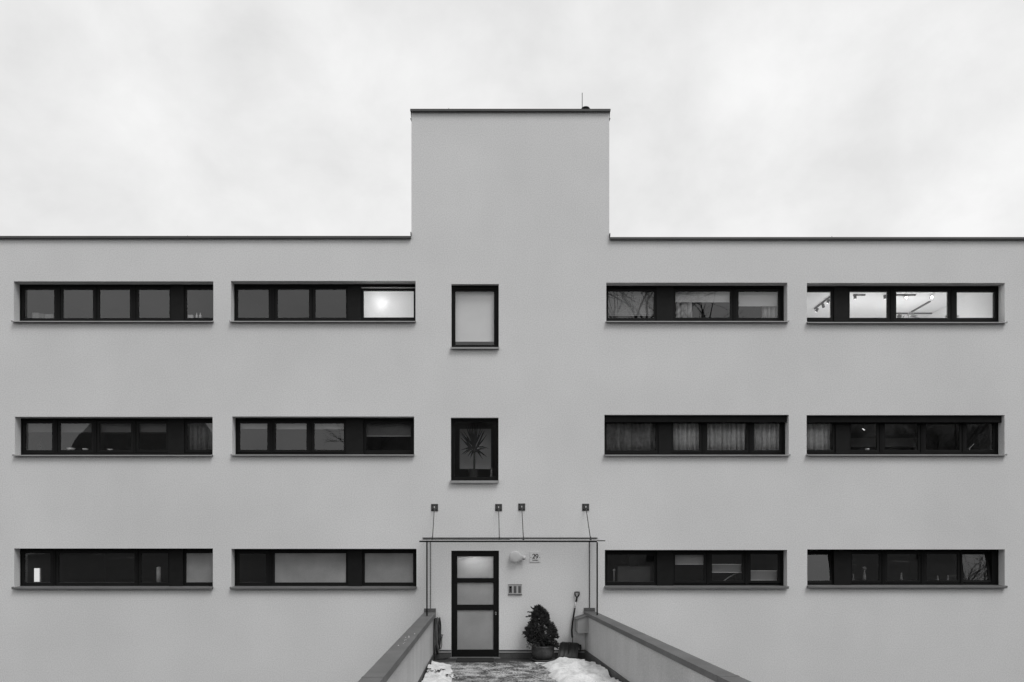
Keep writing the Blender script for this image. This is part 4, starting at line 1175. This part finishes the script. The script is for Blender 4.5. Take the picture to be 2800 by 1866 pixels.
# row 1, fourth window: lit room with ceiling tracks and spotlights
def gallery():
    s = 3.9217; zt = CEIL[1] - 0.002
    def cpt(u, v):                                 # photo crop position -> point on the ceiling
        px, py = 2180+u/s, 740+v/s; t_ = F*(zt-CZ)/(HY-py); return Vector(((px-CX)*t_/F, t_-D, zt))
    def track(a, b, label):
        A, Bp = cpt(*a), cpt(*b); dv = (Bp-A); n = Vector((-dv.y, dv.x, 0)).normalized()*0.017
        m = B(); q = [A+n, Bp+n, Bp-n, A-n]
        m.add([(v.x, v.y, zt) for v in q]+[(v.x, v.y, zt-0.028) for v in q], [(0,1,2,3),(7,6,5,4),(0,4,5,1),(1,5,6,2),(2,6,7,3),(3,7,4,0)])
        tag(m.build('light_track', 'track_black'), label, 'light track', 'ceiling light tracks')
    track((185, 405), (372, 262), 'black ceiling light track running back in the first lit top right pane')
    track((600, 258), (728, 258), 'short black ceiling track in the second lit top right pane')
    track((1050, 258), (1268, 258), 'black ceiling track near the glass in the third lit top right pane')
    track((1425, 326), (1228, 437), 'black ceiling track running diagonally back in the third lit pane')
    track((1050, 455), (1442, 455), 'far black ceiling track low in the third lit pane')
    def spot(u, v, drop_v, tilt, label, lit=False):
        # u, v: where the head shows; it hangs from the ceiling by a short stem
        A = cpt(u, drop_v); y = A.y
        c = Vector((PX(2180+u/s, y), y, PZ(740+v/s, y)))
        d = Vector(tilt).normalized(); h, r_ = 0.085, 0.032
        t_ = thing('spotlight', (c.x, c.y, c.z-0.05), label, 'spotlight', 'ceiling spotlights in the lit room')
        B().tube([c-d*h*0.5, c+d*h*0.5], r_, 16).build('head', 'track_black', t_, smooth=False)
        B().tube([c+d*(h*0.5+0.001), c+d*(h*0.5+0.006)], r_*0.72, 16).build('lens', 'spot_light' if lit else 'lens_glow', t_)
        B().tube([c-d*h*0.3, Vector((c.x, c.y, zt-0.026))], 0.006, 6).build('stem', 'track_black', t_)
    spot(210, 425, 398, (-0.5, 0.25, -1), 'lowest black spotlight on the track in the first lit pane')
    spot(278, 378, 345, (0.5, 0.5, -0.8), 'middle black spotlight on the track in the first lit pane')
    spot(332, 330, 300, (-0.4, 0.2, -1), 'upper black spotlight on the track in the first lit pane')
    spot(620, 285, 258, (0.05, 0.1, -1), 'black spotlight at the left of the second lit pane')
    spot(940, 285, 258, (0.15, 0.1, -1), 'black spotlight at the right of the second lit pane')
    spot(1163, 290, 258, (-0.30, -1, -0.38), 'left one of two dazzling spotlights shining straight out of the third lit pane', True)
    spot(1437, 288, 258, (-0.32, -1, -0.38), 'right one of two dazzling spotlights shining straight out of the third lit pane', True)
    for k, (px, yy, e) in enumerate(((2320, 1.6, 20), (2480, 1.7, 24), (2640, 1.6, 20))):
        l = bpy.data.lights.new('spotlight_glow', 'POINT'); l.energy = e; l.shadow_soft_size = 0.15
        o = bpy.data.objects.new('spotlight_glow', l); COL.objects.link(o); o.location = (PX(px, yy), yy, CEIL[1]-0.95)
    # orchid and leaves on the sill
    gx, gz = crop('1d'); zi = WINFO['1d']['zi']; rnd = random.Random(4); y = 0.33
    t_ = thing('orchid', (gx(1200, y), y, zi), 'pale flowering orchid on the sill in the third lit pane', 'potted plant')
    B().lathe((gx(1200, y), y, zi), [(0.03, 0), (0.04, 0.03)], 16).build('pot', 'ceramic', t_)
    B().tube([(gx(1200, y), y, zi+0.03), (gx(1190, y), y, gz(490, y)), (gx(1205, y), y, gz(455, y))], 0.003, 6).build('stem', 'object_dark', t_)
    m = B()
    for (u, v) in ((1210,448),(1225,455),(1195,460),(1240,470),(1215,470)):
        c = Vector((gx(u, y), y+rnd.gauss(0,.01), gz(v, y)))
        for k in range(5):
            a = 2*math.pi*k/5+u; d = Vector((math.cos(a), rnd.gauss(0,.3), math.sin(a))); sd = d.cross(Vector((0,1,0))).normalized()
            m.add([c, c+d*0.012+sd*0.009, c+d*0.024, c+d*0.012-sd*0.009], [(0,1,2,3)])
    m.build('petals', 'ceramic', t_)
    m = B()
    for (u, v, du, dv) in ((1200,500,60,-28),(1200,500,110,-12),(1205,500,130,5),(1195,500,-25,-35),(1205,503,85,-22)):
        a = Vector((gx(u, y), y, gz(v, y))); b = Vector((gx(u+du, y), y+rnd.gauss(0,.02), gz(v+dv, y))); d = b-a; sd = d.cross(Vector((0,1,0.3))).normalized()*0.009
        m.add([a, a+d*.5+sd+Vector((0,0,.008)), b, a+d*.5-sd+Vector((0,0,.008))], [(0,1,2,3)])
    m.build('leaves', 'object_grey', t_)
    t_ = thing('leafy_plant', (gx(1090, y), y, zi), 'small grey-leaved plant left of the orchid', 'potted plant')
    m = B()
    for k in range(14):
        u0 = rnd.uniform(1075,1120); a = Vector((gx(u0, y), y+rnd.gauss(0,.02), zi)); b = Vector((gx(u0+rnd.gauss(0,22), y), y+rnd.gauss(0,.03), gz(rnd.uniform(448,480), y))); d = b-a; sd = d.cross(Vector((0,1,0))).normalized()*0.012
        m.add([a, a+d*.55+sd, b, a+d*.55-sd], [(0,1,2,3)])
    m.build('leaves', 'object_grey', t_)
    B().lathe((gx(1095, y), y, zi), [(0.025, 0), (0.03, 0.02)], 14).build('pot', 'ceramic', t_)
    for (u, v, side) in ((1597, 494, 'left'), (1723, 491, 'right')):
        c = (gx(u, 0.285), 0.285, gz(v, 0.285))
        t_ = thing('sash_knob', (c[0], c[1], c[2]-.025), 'round white knob %s of the last mullion of the lit window' % side, 'knob', 'white knobs in the lit window')
        B().disc_y(c, 0.026, 0.012, 20).build('ring', 'rail_white', t_); B().disc_y((c[0], c[1]-0.004, c[2]), 0.008, 0.0035, 12).build('centre', 'object_dark', t_)
gallery()
# upper stair window: blind lowered to just above the frame
x0, x1, z0, z1, _ = pr('s1', 0); ys = 0.085+0.10
t = thing('roller_blind', ((x0+x1)/2, ys, PZ(935, ys)), 'white roller blind nearly closing the upper stair window of the tower', 'blind')
B().box(x0-.02, x1+.02, ys, ys+.003, PZ(935, ys)+.012, z1+.03).build('fabric', 'blind_white', t)
B().box(x0-.02, x1+.02, ys-.005, ys+.009, PZ(935, ys), PZ(935, ys)+.012).build('bottom_rail', 'rail_white', t)
# lower stair window: yucca in a pot, a small figure, pale wall behind
def stair_plant():
    K = 7.127; y = 0.34
    gx = lambda u, yy=y: PX(1200+u/K, yy); gz = lambda v, yy=y: PZ(1120+v/K, yy)
    zi = WINFO['s2']['zi']; cx = gx(690); rnd = random.Random(8)
    t = thing('yucca_plant', (cx, y, zi), 'spiky yucca in a pot behind the lower stair window', 'potted plant')
    zp = gz(1165)
    B().lathe((cx-0.02, y, zi), [(0.085, 0), (0.105, zp-zi-0.03), (0.115, zp-zi-0.03), (0.115, zp-zi), (0.1, zp-zi)], 24).build('pot', 'object_dark', t)
    B().tube([(cx, y, zp-0.01), (cx+.004, y, gz(950)), (cx, y, gz(760))], [0.022, 0.018, 0.02], 8).build('trunk', 'wood_bark', t)
    m = B()
    tips = [(415,430),(470,385),(420,560),(520,300),(560,280),(640,270),(700,270),(760,280),(820,320),(900,390),(950,470),(880,420),(600,280),(480,780),(430,880),(420,800),(560,930),(480,900),(920,760),(985,770),(880,905),(945,930),(860,980),(820,850),(540,640),(430,470),(410,520),(850,370),(720,300),(660,300),(610,960),(760,420),(590,420)]
    for (u, v) in tips:
        a = Vector((cx+rnd.gauss(0,.008), y+rnd.gauss(0,.008), gz(760+rnd.uniform(-30,90)))); b = Vector((gx(u), y+rnd.gauss(0,.07), gz(v)))
        d = b-a; mid = a+d*.55+Vector((0,0,.02 if v > 700 else 0)); sd = d.cross(Vector((0,1,0))).normalized()*0.015
        m.add([a+sd*.6, a-sd*.6, mid-sd, b, mid+sd], [(0,1,2,4),(4,2,3)])
    m.build('leaves', 'dark_leaf', t)
    t2 = thing('figurine', (gx(1030), y, zi), 'small pale figurine at the right of the lower stair window', 'figurine')
    B().lathe((gx(1025), y, zi), [(0.028, 0), (0.03, 0.05), (0.018, 0.10), (0.022, 0.16), (0.010, 0.185)], 14).build('body', 'object_grey', t2, smooth=True)
    B().sphere((gx(1030), y, zi+0.205), 0.022, 12, 8).build('head', 'object_grey', t2, smooth=True)
    B().box(gx(405, 0.75), gx(1015, 0.75), 0.75, 0.80, gz(1160, 0.75), gz(378, 0.75)).build('interior_panel', 'room_white', bld)
stair_plant()

# row 2
for i, v in enumerate((283, 285, 285, 283)):
    roller('2a', i, v, 'blind_dim', ['short grey blind over the first pane of the middle left window', 'short grey blind above the two bowls in the middle left window', 'short grey blind over the third pane of the middle left window', 'short grey blind beside the dark panel of the middle left window'][i], rail='blind_dim')
curtain('2a', 4, 'curtain_grey', 'striped grey curtain at the right end of the middle left window', folds=6)
def bowl(key, u, v, r, label, y=0.34, group=None):
    gx, gz = crop(key); zi = WINFO[key]['zi']; z = max(gz(v, y), zi+0.03)
    m = B(); m.lathe((gx(u, y), y, zi), [(r*.4, 0), (r*.7, (z-zi)*.4), (r, z-zi), (r*.9, z-zi), (r*.5, (z-zi)*.5)], 24)
    tag(m.build('bowl', 'ceramic', smooth=True), label, 'bowl', group)
bowl('2a', 762, 455, 0.085, 'large white bowl on the sill of the middle left window', group='bowls on the sill')
bowl('2a', 915, 460, 0.06, 'smaller white bowl right of the large bowl', group='bowls on the sill')
bowl('2a', 1180, 466, 0.06, 'flat pale dish in the third pane of the middle left window', group='bowls on the sill')
def spiky(key, u, v, w, label, name='houseplant', mt='conifer', y=0.34, n=60):
    gx, gz = crop(key); zi = WINFO[key]['zi']; h = gz(v, y)-zi; rnd = random.Random(int(u)); cx = gx(u, y)
    t = thing(name, (cx, y, zi), label, 'potted plant')
    B().lathe((cx, y, zi), [(.03, 0), (.04, .045)], 14).build('pot', 'object_dark', t)
    m = B()
    for k in range(n):
        f = rnd.random(); a = Vector((cx, y, zi+.04+h*.8*f)); d = Vector((rnd.gauss(0,1), rnd.gauss(0,.5), rnd.uniform(0,1))).normalized()*(w*(1-f)+.02); sd = d.cross(Vector((0,1,0.2))).normalized()*.006
        m.add([a, a+d*.5+sd, a+d, a+d*.5-sd], [(0,1,2,3)])
    m.build('foliage', mt, t)
spiky('2a', 425, 335, 0.07, 'dark pointed houseplant in the first pane of the middle left window')
for i, v in enumerate((247, 252, 252)):
    roller('2b', i, v, 'blind_grey', ['short pale blind over the first pane of the window left of the lower stair window', 'short pale blind over the second pane of the window left of the lower stair window', 'short pale blind above the reflected branches'][i], rail='blind_grey')
roller('2b', 3, 330, 'blind_dim', 'half lowered dark blind in the wide pane beside the lower stair window', rail='blind_grey')
curtain('2c', 0, 'curtain_grey', 'dark sheer curtain with ornaments in the wide middle right pane', folds=5)
for i, u in enumerate(((215, 250, 255, 340), (320, 345, 275, 290), (470, 490, 265, 340), (500, 530, 420, 465))):
    gx, gz = crop('2c'); y = YB-0.02
    m = B(); a, b, v0, v1 = u
    m.tube([(gx(a), y, gz(v0)), (gx(b), y, gz(v0+6)), (gx(b), y, gz(v1-4)), (gx(a), y, gz(v1))], 0.006, 6)
    m.tube([(gx((a+b)/2), y, gz(v0)), (gx((a+b)/2), y, gz(182))], 0.0012, 4)
    tag(m.build('window_ornament', 'object_grey', smooth=True), ['hook-shaped ornament hanging at the left of the dark sheer curtain', 'short bar ornament hanging in front of the dark sheer curtain', 'angular ornament hanging right of centre before the dark sheer curtain', 'lowest ornament hanging in front of the dark sheer curtain'][i], 'ornament', 'ornaments in the middle right window')
curtain('2c', 1, 'curtain_white', 'white net curtain right of the dark panel in the middle right window', folds=6)
curtain('2c', 2, 'curtain_white', 'widest white net curtain of the middle right window', folds=9)
curtain('2c', 3, 'curtain_white', 'white net curtain at the right end of that middle right window', folds=6)
curtain('2d', 0, 'curtain_white', 'checked pale curtain at the left end of the far right middle window', folds=6)
bowl('2d', 750, 458, 0.05, 'small white dish in the far right middle window')
def far_shelf():
    gx, gz = crop('2d'); y = 1.4
    for i, (v, u0, u1) in enumerate(((395, 560, 1300), (440, 560, 1300))):
        m = B(); m.box(gx(u0, y), gx(u1, y), y, y+0.25, gz(v, y), gz(v, y)+0.10)
        tag(m.build('room_shelf', 'blind_grey'), ['upper', 'lower'][i] + ' grey shelf across the room behind the far right middle window', 'shelf', 'shelves inside the room')
far_shelf()
def bulb_glints():
    gx, gz = crop('2d'); y = 1.2
    t = thing('bulb_reflection', (gx(712, y), y, gz(262, y)), 'tiny glowing tubes imitating bulbs mirrored in the second pane of the far right middle window', 'lamp')
    B().tube([(gx(697, y), y, gz(247, y)), (gx(712, y), y, gz(250, y))], 0.006, 6).build('upper_tube', 'tiny_light', t)  # glowing tubes stand in for bulbs reflected in the glass; cord is added
    B().tube([(gx(708, y), y, gz(257, y)), (gx(724, y), y, gz(259, y))], 0.007, 6).build('lower_tube', 'tiny_light', t)
    B().tube([(gx(710, y), y, gz(259, y)), (gx(705, y), y, CEIL[2])], 0.003, 6).build('cord', 'object_dark', t)
bulb_glints()
gx, gz = crop('2d'); y = 0.36
m = B(); m.tube([(gx(1845, y), y, WINFO['2d']['zi']), (gx(1850, y), y, gz(455, y)), (gx(1895, y), y, gz(408, y))], 0.006, 8)
tag(m.build('wooden_stick', 'ceramic'), 'thin pale stick leaning in the last pane of the far right middle window', 'stick')
# row 3
gx, gz = crop('3a'); y = 0.30
t = thing('white_card', (gx(400, y), y, gz(456, y)), 'white upright card with an added glow in the bottom left window', 'card')
B().box(gx(366, y), gx(424, y), y, y+0.015, gz(456, y), gz(311, y)).build('face', 'card_glow', t)  # plain white card, its brightness is emission in the material
B().box(gx(424, y), gx(434, y), y+0.001, y+0.02, gz(456, y), gz(311, y)).build('edge', 'blind_grey', t)
m = B(); zi = WINFO['3a']['zi']; m.lathe((gx(1702, 0.36), 0.36, zi), [(.045, 0), (.045, gz(300, .36)-zi), (.02, gz(295, .36)-zi)], 18)
tag(m.build('column_candle', 'blind_grey', smooth=True), 'tall pale column candle in the third pane of the bottom left window', 'candle')
roller('3c', 1, 272, 'blind_grey', 'short pale blind with a bright rail in the bottom right window', railh=0.014)
pleated('3c', 2, 266, 358, 'blind_grey', 'pale pleated blind hanging at mid height in the bottom right window', 7)
pleated('3c', 3, 335, 442, 'blind_grey', 'pale pleated blind resting at the bottom of the last pane in the bottom right window', 8)
gx, gz = crop('3c'); y = 0.6
t = thing('cabinet', (gx(445, y), y+.2, gz(470, y)), 'dim grey cabinet behind the wide bottom right pane', 'cabinet')
B().box(gx(270, y), gx(620, y), y, y+.4, gz(520, y), gz(292, y)).build('body', 'blind_dim', t)
B().box(gx(400, y), gx(500, y), y+.1, y+.3, gz(292, y)+.002, gz(180, y)).build('screen', 'object_dark', t)
m = B(); y = 0.34; m.sphere((gx(230, y), y, gz(332, y)), 0.028, 12, 8); m.tube([(gx(230, y), y, gz(332, y)), (gx(230, y), y, WINFO['3c']['zi'])], 0.01, 8)
tag(m.build('table_lamp', 'blind_grey', smooth=True), 'small round-headed lamp at the left of the bottom right window', 'lamp')
y = 0.40
m = B(); m.tube([(gx(1400, y), y, gz(455, y)), (gx(1450, y), y, gz(415, y)), (gx(1520, y), y, gz(375, y)), (gx(1600, y), y, gz(352, y))], 0.012, 8)
tag(m.build('curved_lamp_arm', 'blind_grey', smooth=True), 'curved pale lamp arm below the middle pleated blind', 'lamp')
def figures():
    gx, gz = crop('3d'); zi = WINFO['3d']['zi']; y = 0.33
    def fig(u, v, r, label, head=True):
        h = gz(v, y)-zi; t = thing('figurine', (gx(u, y), y, zi), label, 'figurine', 'figurines on the bottom right sill')
        B().lathe((gx(u, y), y, zi), [(r, 0), (r*.9, h*.3), (r*.45, h*.62), (r*.6, h*.75)], 14).build('body', 'object_grey', t, smooth=True)
        B().sphere((gx(u, y), y, zi+h*.86), max(.012, h*.14), 12, 8).build('head', 'object_grey', t, smooth=True)
    fig(720, 290, .035, 'tall pale figurine in the second pane of the far bottom right window')
    fig(1115, 360, .03, 'pale figurine in the third pane of the far bottom right window')
    fig(600, 372, .025, 'small figurine at the left edge of the second pane, far bottom right window')
    fig(1505, 392, .025, 'dark figurine left in the fourth pane of the far bottom right window')
    fig(1615, 385, .022, 'pale mushroom-shaped figurine in the fourth pane of the far bottom right window')
    for (u, nm) in ((870, 'second'), (1285, 'third')):
        m = B(); m.tube([(gx(u, y), y, zi), (gx(u+2, y), y, gz(375, y))], 0.009, 8)
        tag(m.build('slim_candle', 'object_grey'), 'slim upright candle at the right edge of the %s pane, far bottom right window' % nm, 'candle', 'candles on the bottom right sill')
figures()
# hall lamp behind the door
t = thing('hall_lamp', (PX(1300), 0.32, PZ(1519)), 'glowing hall lamp behind the top light of the front door', 'lamp')
B().lathe((PX(1300), 0.25, PZ(1517)), [(0.02, 0), (0.07, 0.01), (0.09, 0.03), (0.09, 0.05)], 28).build('diffuser', 'hall_light', t, smooth=True)
B().tube([(PX(1300), 0.25, PZ(1517)+.05), (PX(1300), 0.25, CEIL[3])], 0.02, 8).build('stem', 'rail_white', t)

# ------------------------------------------------------------------ what the panes mirror: bare trees and a wooded rise behind the photographer
def bare_tree(x, y, h, seed, label):
    rnd = random.Random(seed); z0 = TH(x, y) - 0.2
    t = thing('bare_tree', (x, y, z0), label, 'tree', 'bare trees behind the viewer')
    tr, br = B(), B()
    def grow(p, d, ln, r, lvl):
        pts = [p]; n = 4; q = p.copy(); dd = d.copy()
        for _ in range(n):
            dd = (dd + Vector((rnd.gauss(0,.13), rnd.gauss(0,.13), rnd.gauss(.03,.1)))).normalized(); q = q + dd*ln/n; pts.append(q.copy())
        rad = [r*(1-.5*k/n) for k in range(n+1)]
        (tr if lvl == 0 else br).tube(pts, rad, 6 if lvl < 2 else 3, caps=False)
        if lvl >= 4: return
        kids = [5, 4, 4, 3][lvl] + rnd.randint(0, 1)
        for k in range(kids):
            f = rnd.uniform(.45, 1.0) if k else 1.0
            j = min(n-1, int(f*n)); c = pts[j].lerp(pts[j+1], f*n-j if f < 1 else 1)
            ax = Vector((rnd.gauss(0,1), rnd.gauss(0,1), rnd.gauss(0,.4))).normalized()
            nd = (dd*rnd.uniform(.6,1.0) + ax*rnd.uniform(.5,.9)).normalized()
            grow(c, nd, ln*rnd.uniform(.55,.78), r*rnd.uniform(.42,.6), lvl+1)
    grow(Vector((x, y, z0)), Vector((0,0,1)), h*.36, h*.012, 0)
    tr.build('trunk', 'wood_bark', t); br.build('crown', 'wood_bark', t)
bare_tree(10.5, -34, 31, 1, 'tall bare tree mirrored in the top window right of the tower')
bare_tree(-8.0, -36, 14, 6, 'bare tree mirrored in the middle window left of the tower')
bare_tree(30, -36, 16, 3, 'bare tree mirrored in the far right middle window')
bare_tree(36, -42, 15, 9, 'bare tree mirrored at the right end of the far right windows')
def neighbour_house():
    x0, x1, y0, y1 = -37.2, -26.4, -58.0, -46.0; zb = TH(-32, -46) - 0.6; h = 14.4
    t = thing('neighbour_house', (-32, -52, zb), 'tall house with a steep mansard roof mirrored in the middle left window', 'house')
    B().box(x0, x1, y0, y1, zb, zb+7.0).build('wall', 'house_render', t)
    m = B(); a = [(x0-.3, y0-.3, zb+7.0), (x1+.3, y0-.3, zb+7.0), (x1+.3, y1+.3, zb+7.0), (x0-.3, y1+.3, zb+7.0)]
    b = [(x0+1.0, y0+1.0, zb+10.5), (x1-1.0, y0+1.0, zb+10.5), (x1-1.0, y1-1.0, zb+10.5), (x0+1.0, y1-1.0, zb+10.5)]
    c = [(x0+3.4, y0+4, zb+h), (x1-3.4, y0+4, zb+h), (x1-3.4, y1-4, zb+h), (x0+3.4, y1-4, zb+h)]
    m.add(a+b+c, [(0,1,5,4),(1,2,6,5),(2,3,7,6),(3,0,4,7),(4,5,9,8),(5,6,10,9),(6,7,11,10),(7,4,8,11),(8,9,10,11),(3,2,1,0)])
    m.build('roof', 'house_roof', t)
    for zz in (1.2, 4.2):
        for xx in (1.4, 4.7, 8.0):
            f = B().box(x0+xx, x0+xx+1.4, y1+0.002, y1+0.05, zb+zz, zb+zz+1.5).build('window', 'lamp_white', t)
            B().box(x0+xx+.1, x0+xx+1.3, y1+0.051, y1+0.06, zb+zz+.1, zb+zz+1.4).build('pane', 'object_dark', f)
neighbour_house()
def added_dark_block():
    x0, x1, y0, y1 = -12.2, 6.0, -60.0, -47.0; zb = TH(-3, -47) - 0.8; h = 13.6  # unseen block added so the stair window panes mirror something dark
    t = thing('added_dark_block', (-3, -53, zb), 'dark flat-roofed block added to darken the reflection in the lower stair window', 'building')
    B().box(x0, x1, y0, y1, zb, zb+h).build('wall', 'house_roof', t)
    B().box(x0-.25, x1+.25, y0-.25, y1+.25, zb+h, zb+h+.3).build('roof', 'roof_metal', t)
    for zz in (1.4, 4.6, 7.8, 11.0):
        for k in range(6):
            f = B().box(x0+1.1+k*2.9, x0+2.7+k*2.9, y1+.002, y1+.05, zb+zz, zb+zz+1.4).build('window', 'blind_dim', t)
            B().box(x0+1.2+k*2.9, x0+2.6+k*2.9, y1+.051, y1+.06, zb+zz+.1, zb+zz+1.3).build('pane', 'object_dark', f)
added_dark_block()
def far_wood():
    rnd = random.Random(12); m = B()
    for _ in range(1300):
        x = rnd.uniform(-180, 180); y = rnd.uniform(-135, -82); z = TH(x, y); r_ = rnd.uniform(1.6, 3.0); c = (x, y, z + rnd.uniform(2.2, 3.6)); n, mm = 7, 5
        vs = [(c[0]+r_*math.sin(math.pi*i/mm)*math.cos(6.283*k/n)*rnd.uniform(.75,1.15), c[1]+r_*math.sin(math.pi*i/mm)*math.sin(6.283*k/n)*rnd.uniform(.75,1.15), c[2]+1.3*r_*math.cos(math.pi*i/mm)*rnd.uniform(.85,1.12)) for i in range(1, mm) for k in range(n)]
        b = len(vs); vs += [(c[0], c[1], c[2]+1.3*r_), (c[0], c[1], z-1)]
        fs = [(i*n+k, (i+1)*n+k, (i+1)*n+(k+1) % n, i*n+(k+1) % n) for i in range(mm-2) for k in range(n)] + [(b, k, (k+1) % n) for k in range(n)] + [(b+1, (mm-2)*n+(k+1) % n, (mm-2)*n+k) for k in range(n)]
        m.add(vs, fs)
    o = m.build('far_wood', 'wood_mass'); o['kind'] = 'stuff'; o['label'] = 'dark wood on the rise behind the viewer'; o['category'] = 'wood'
far_wood()
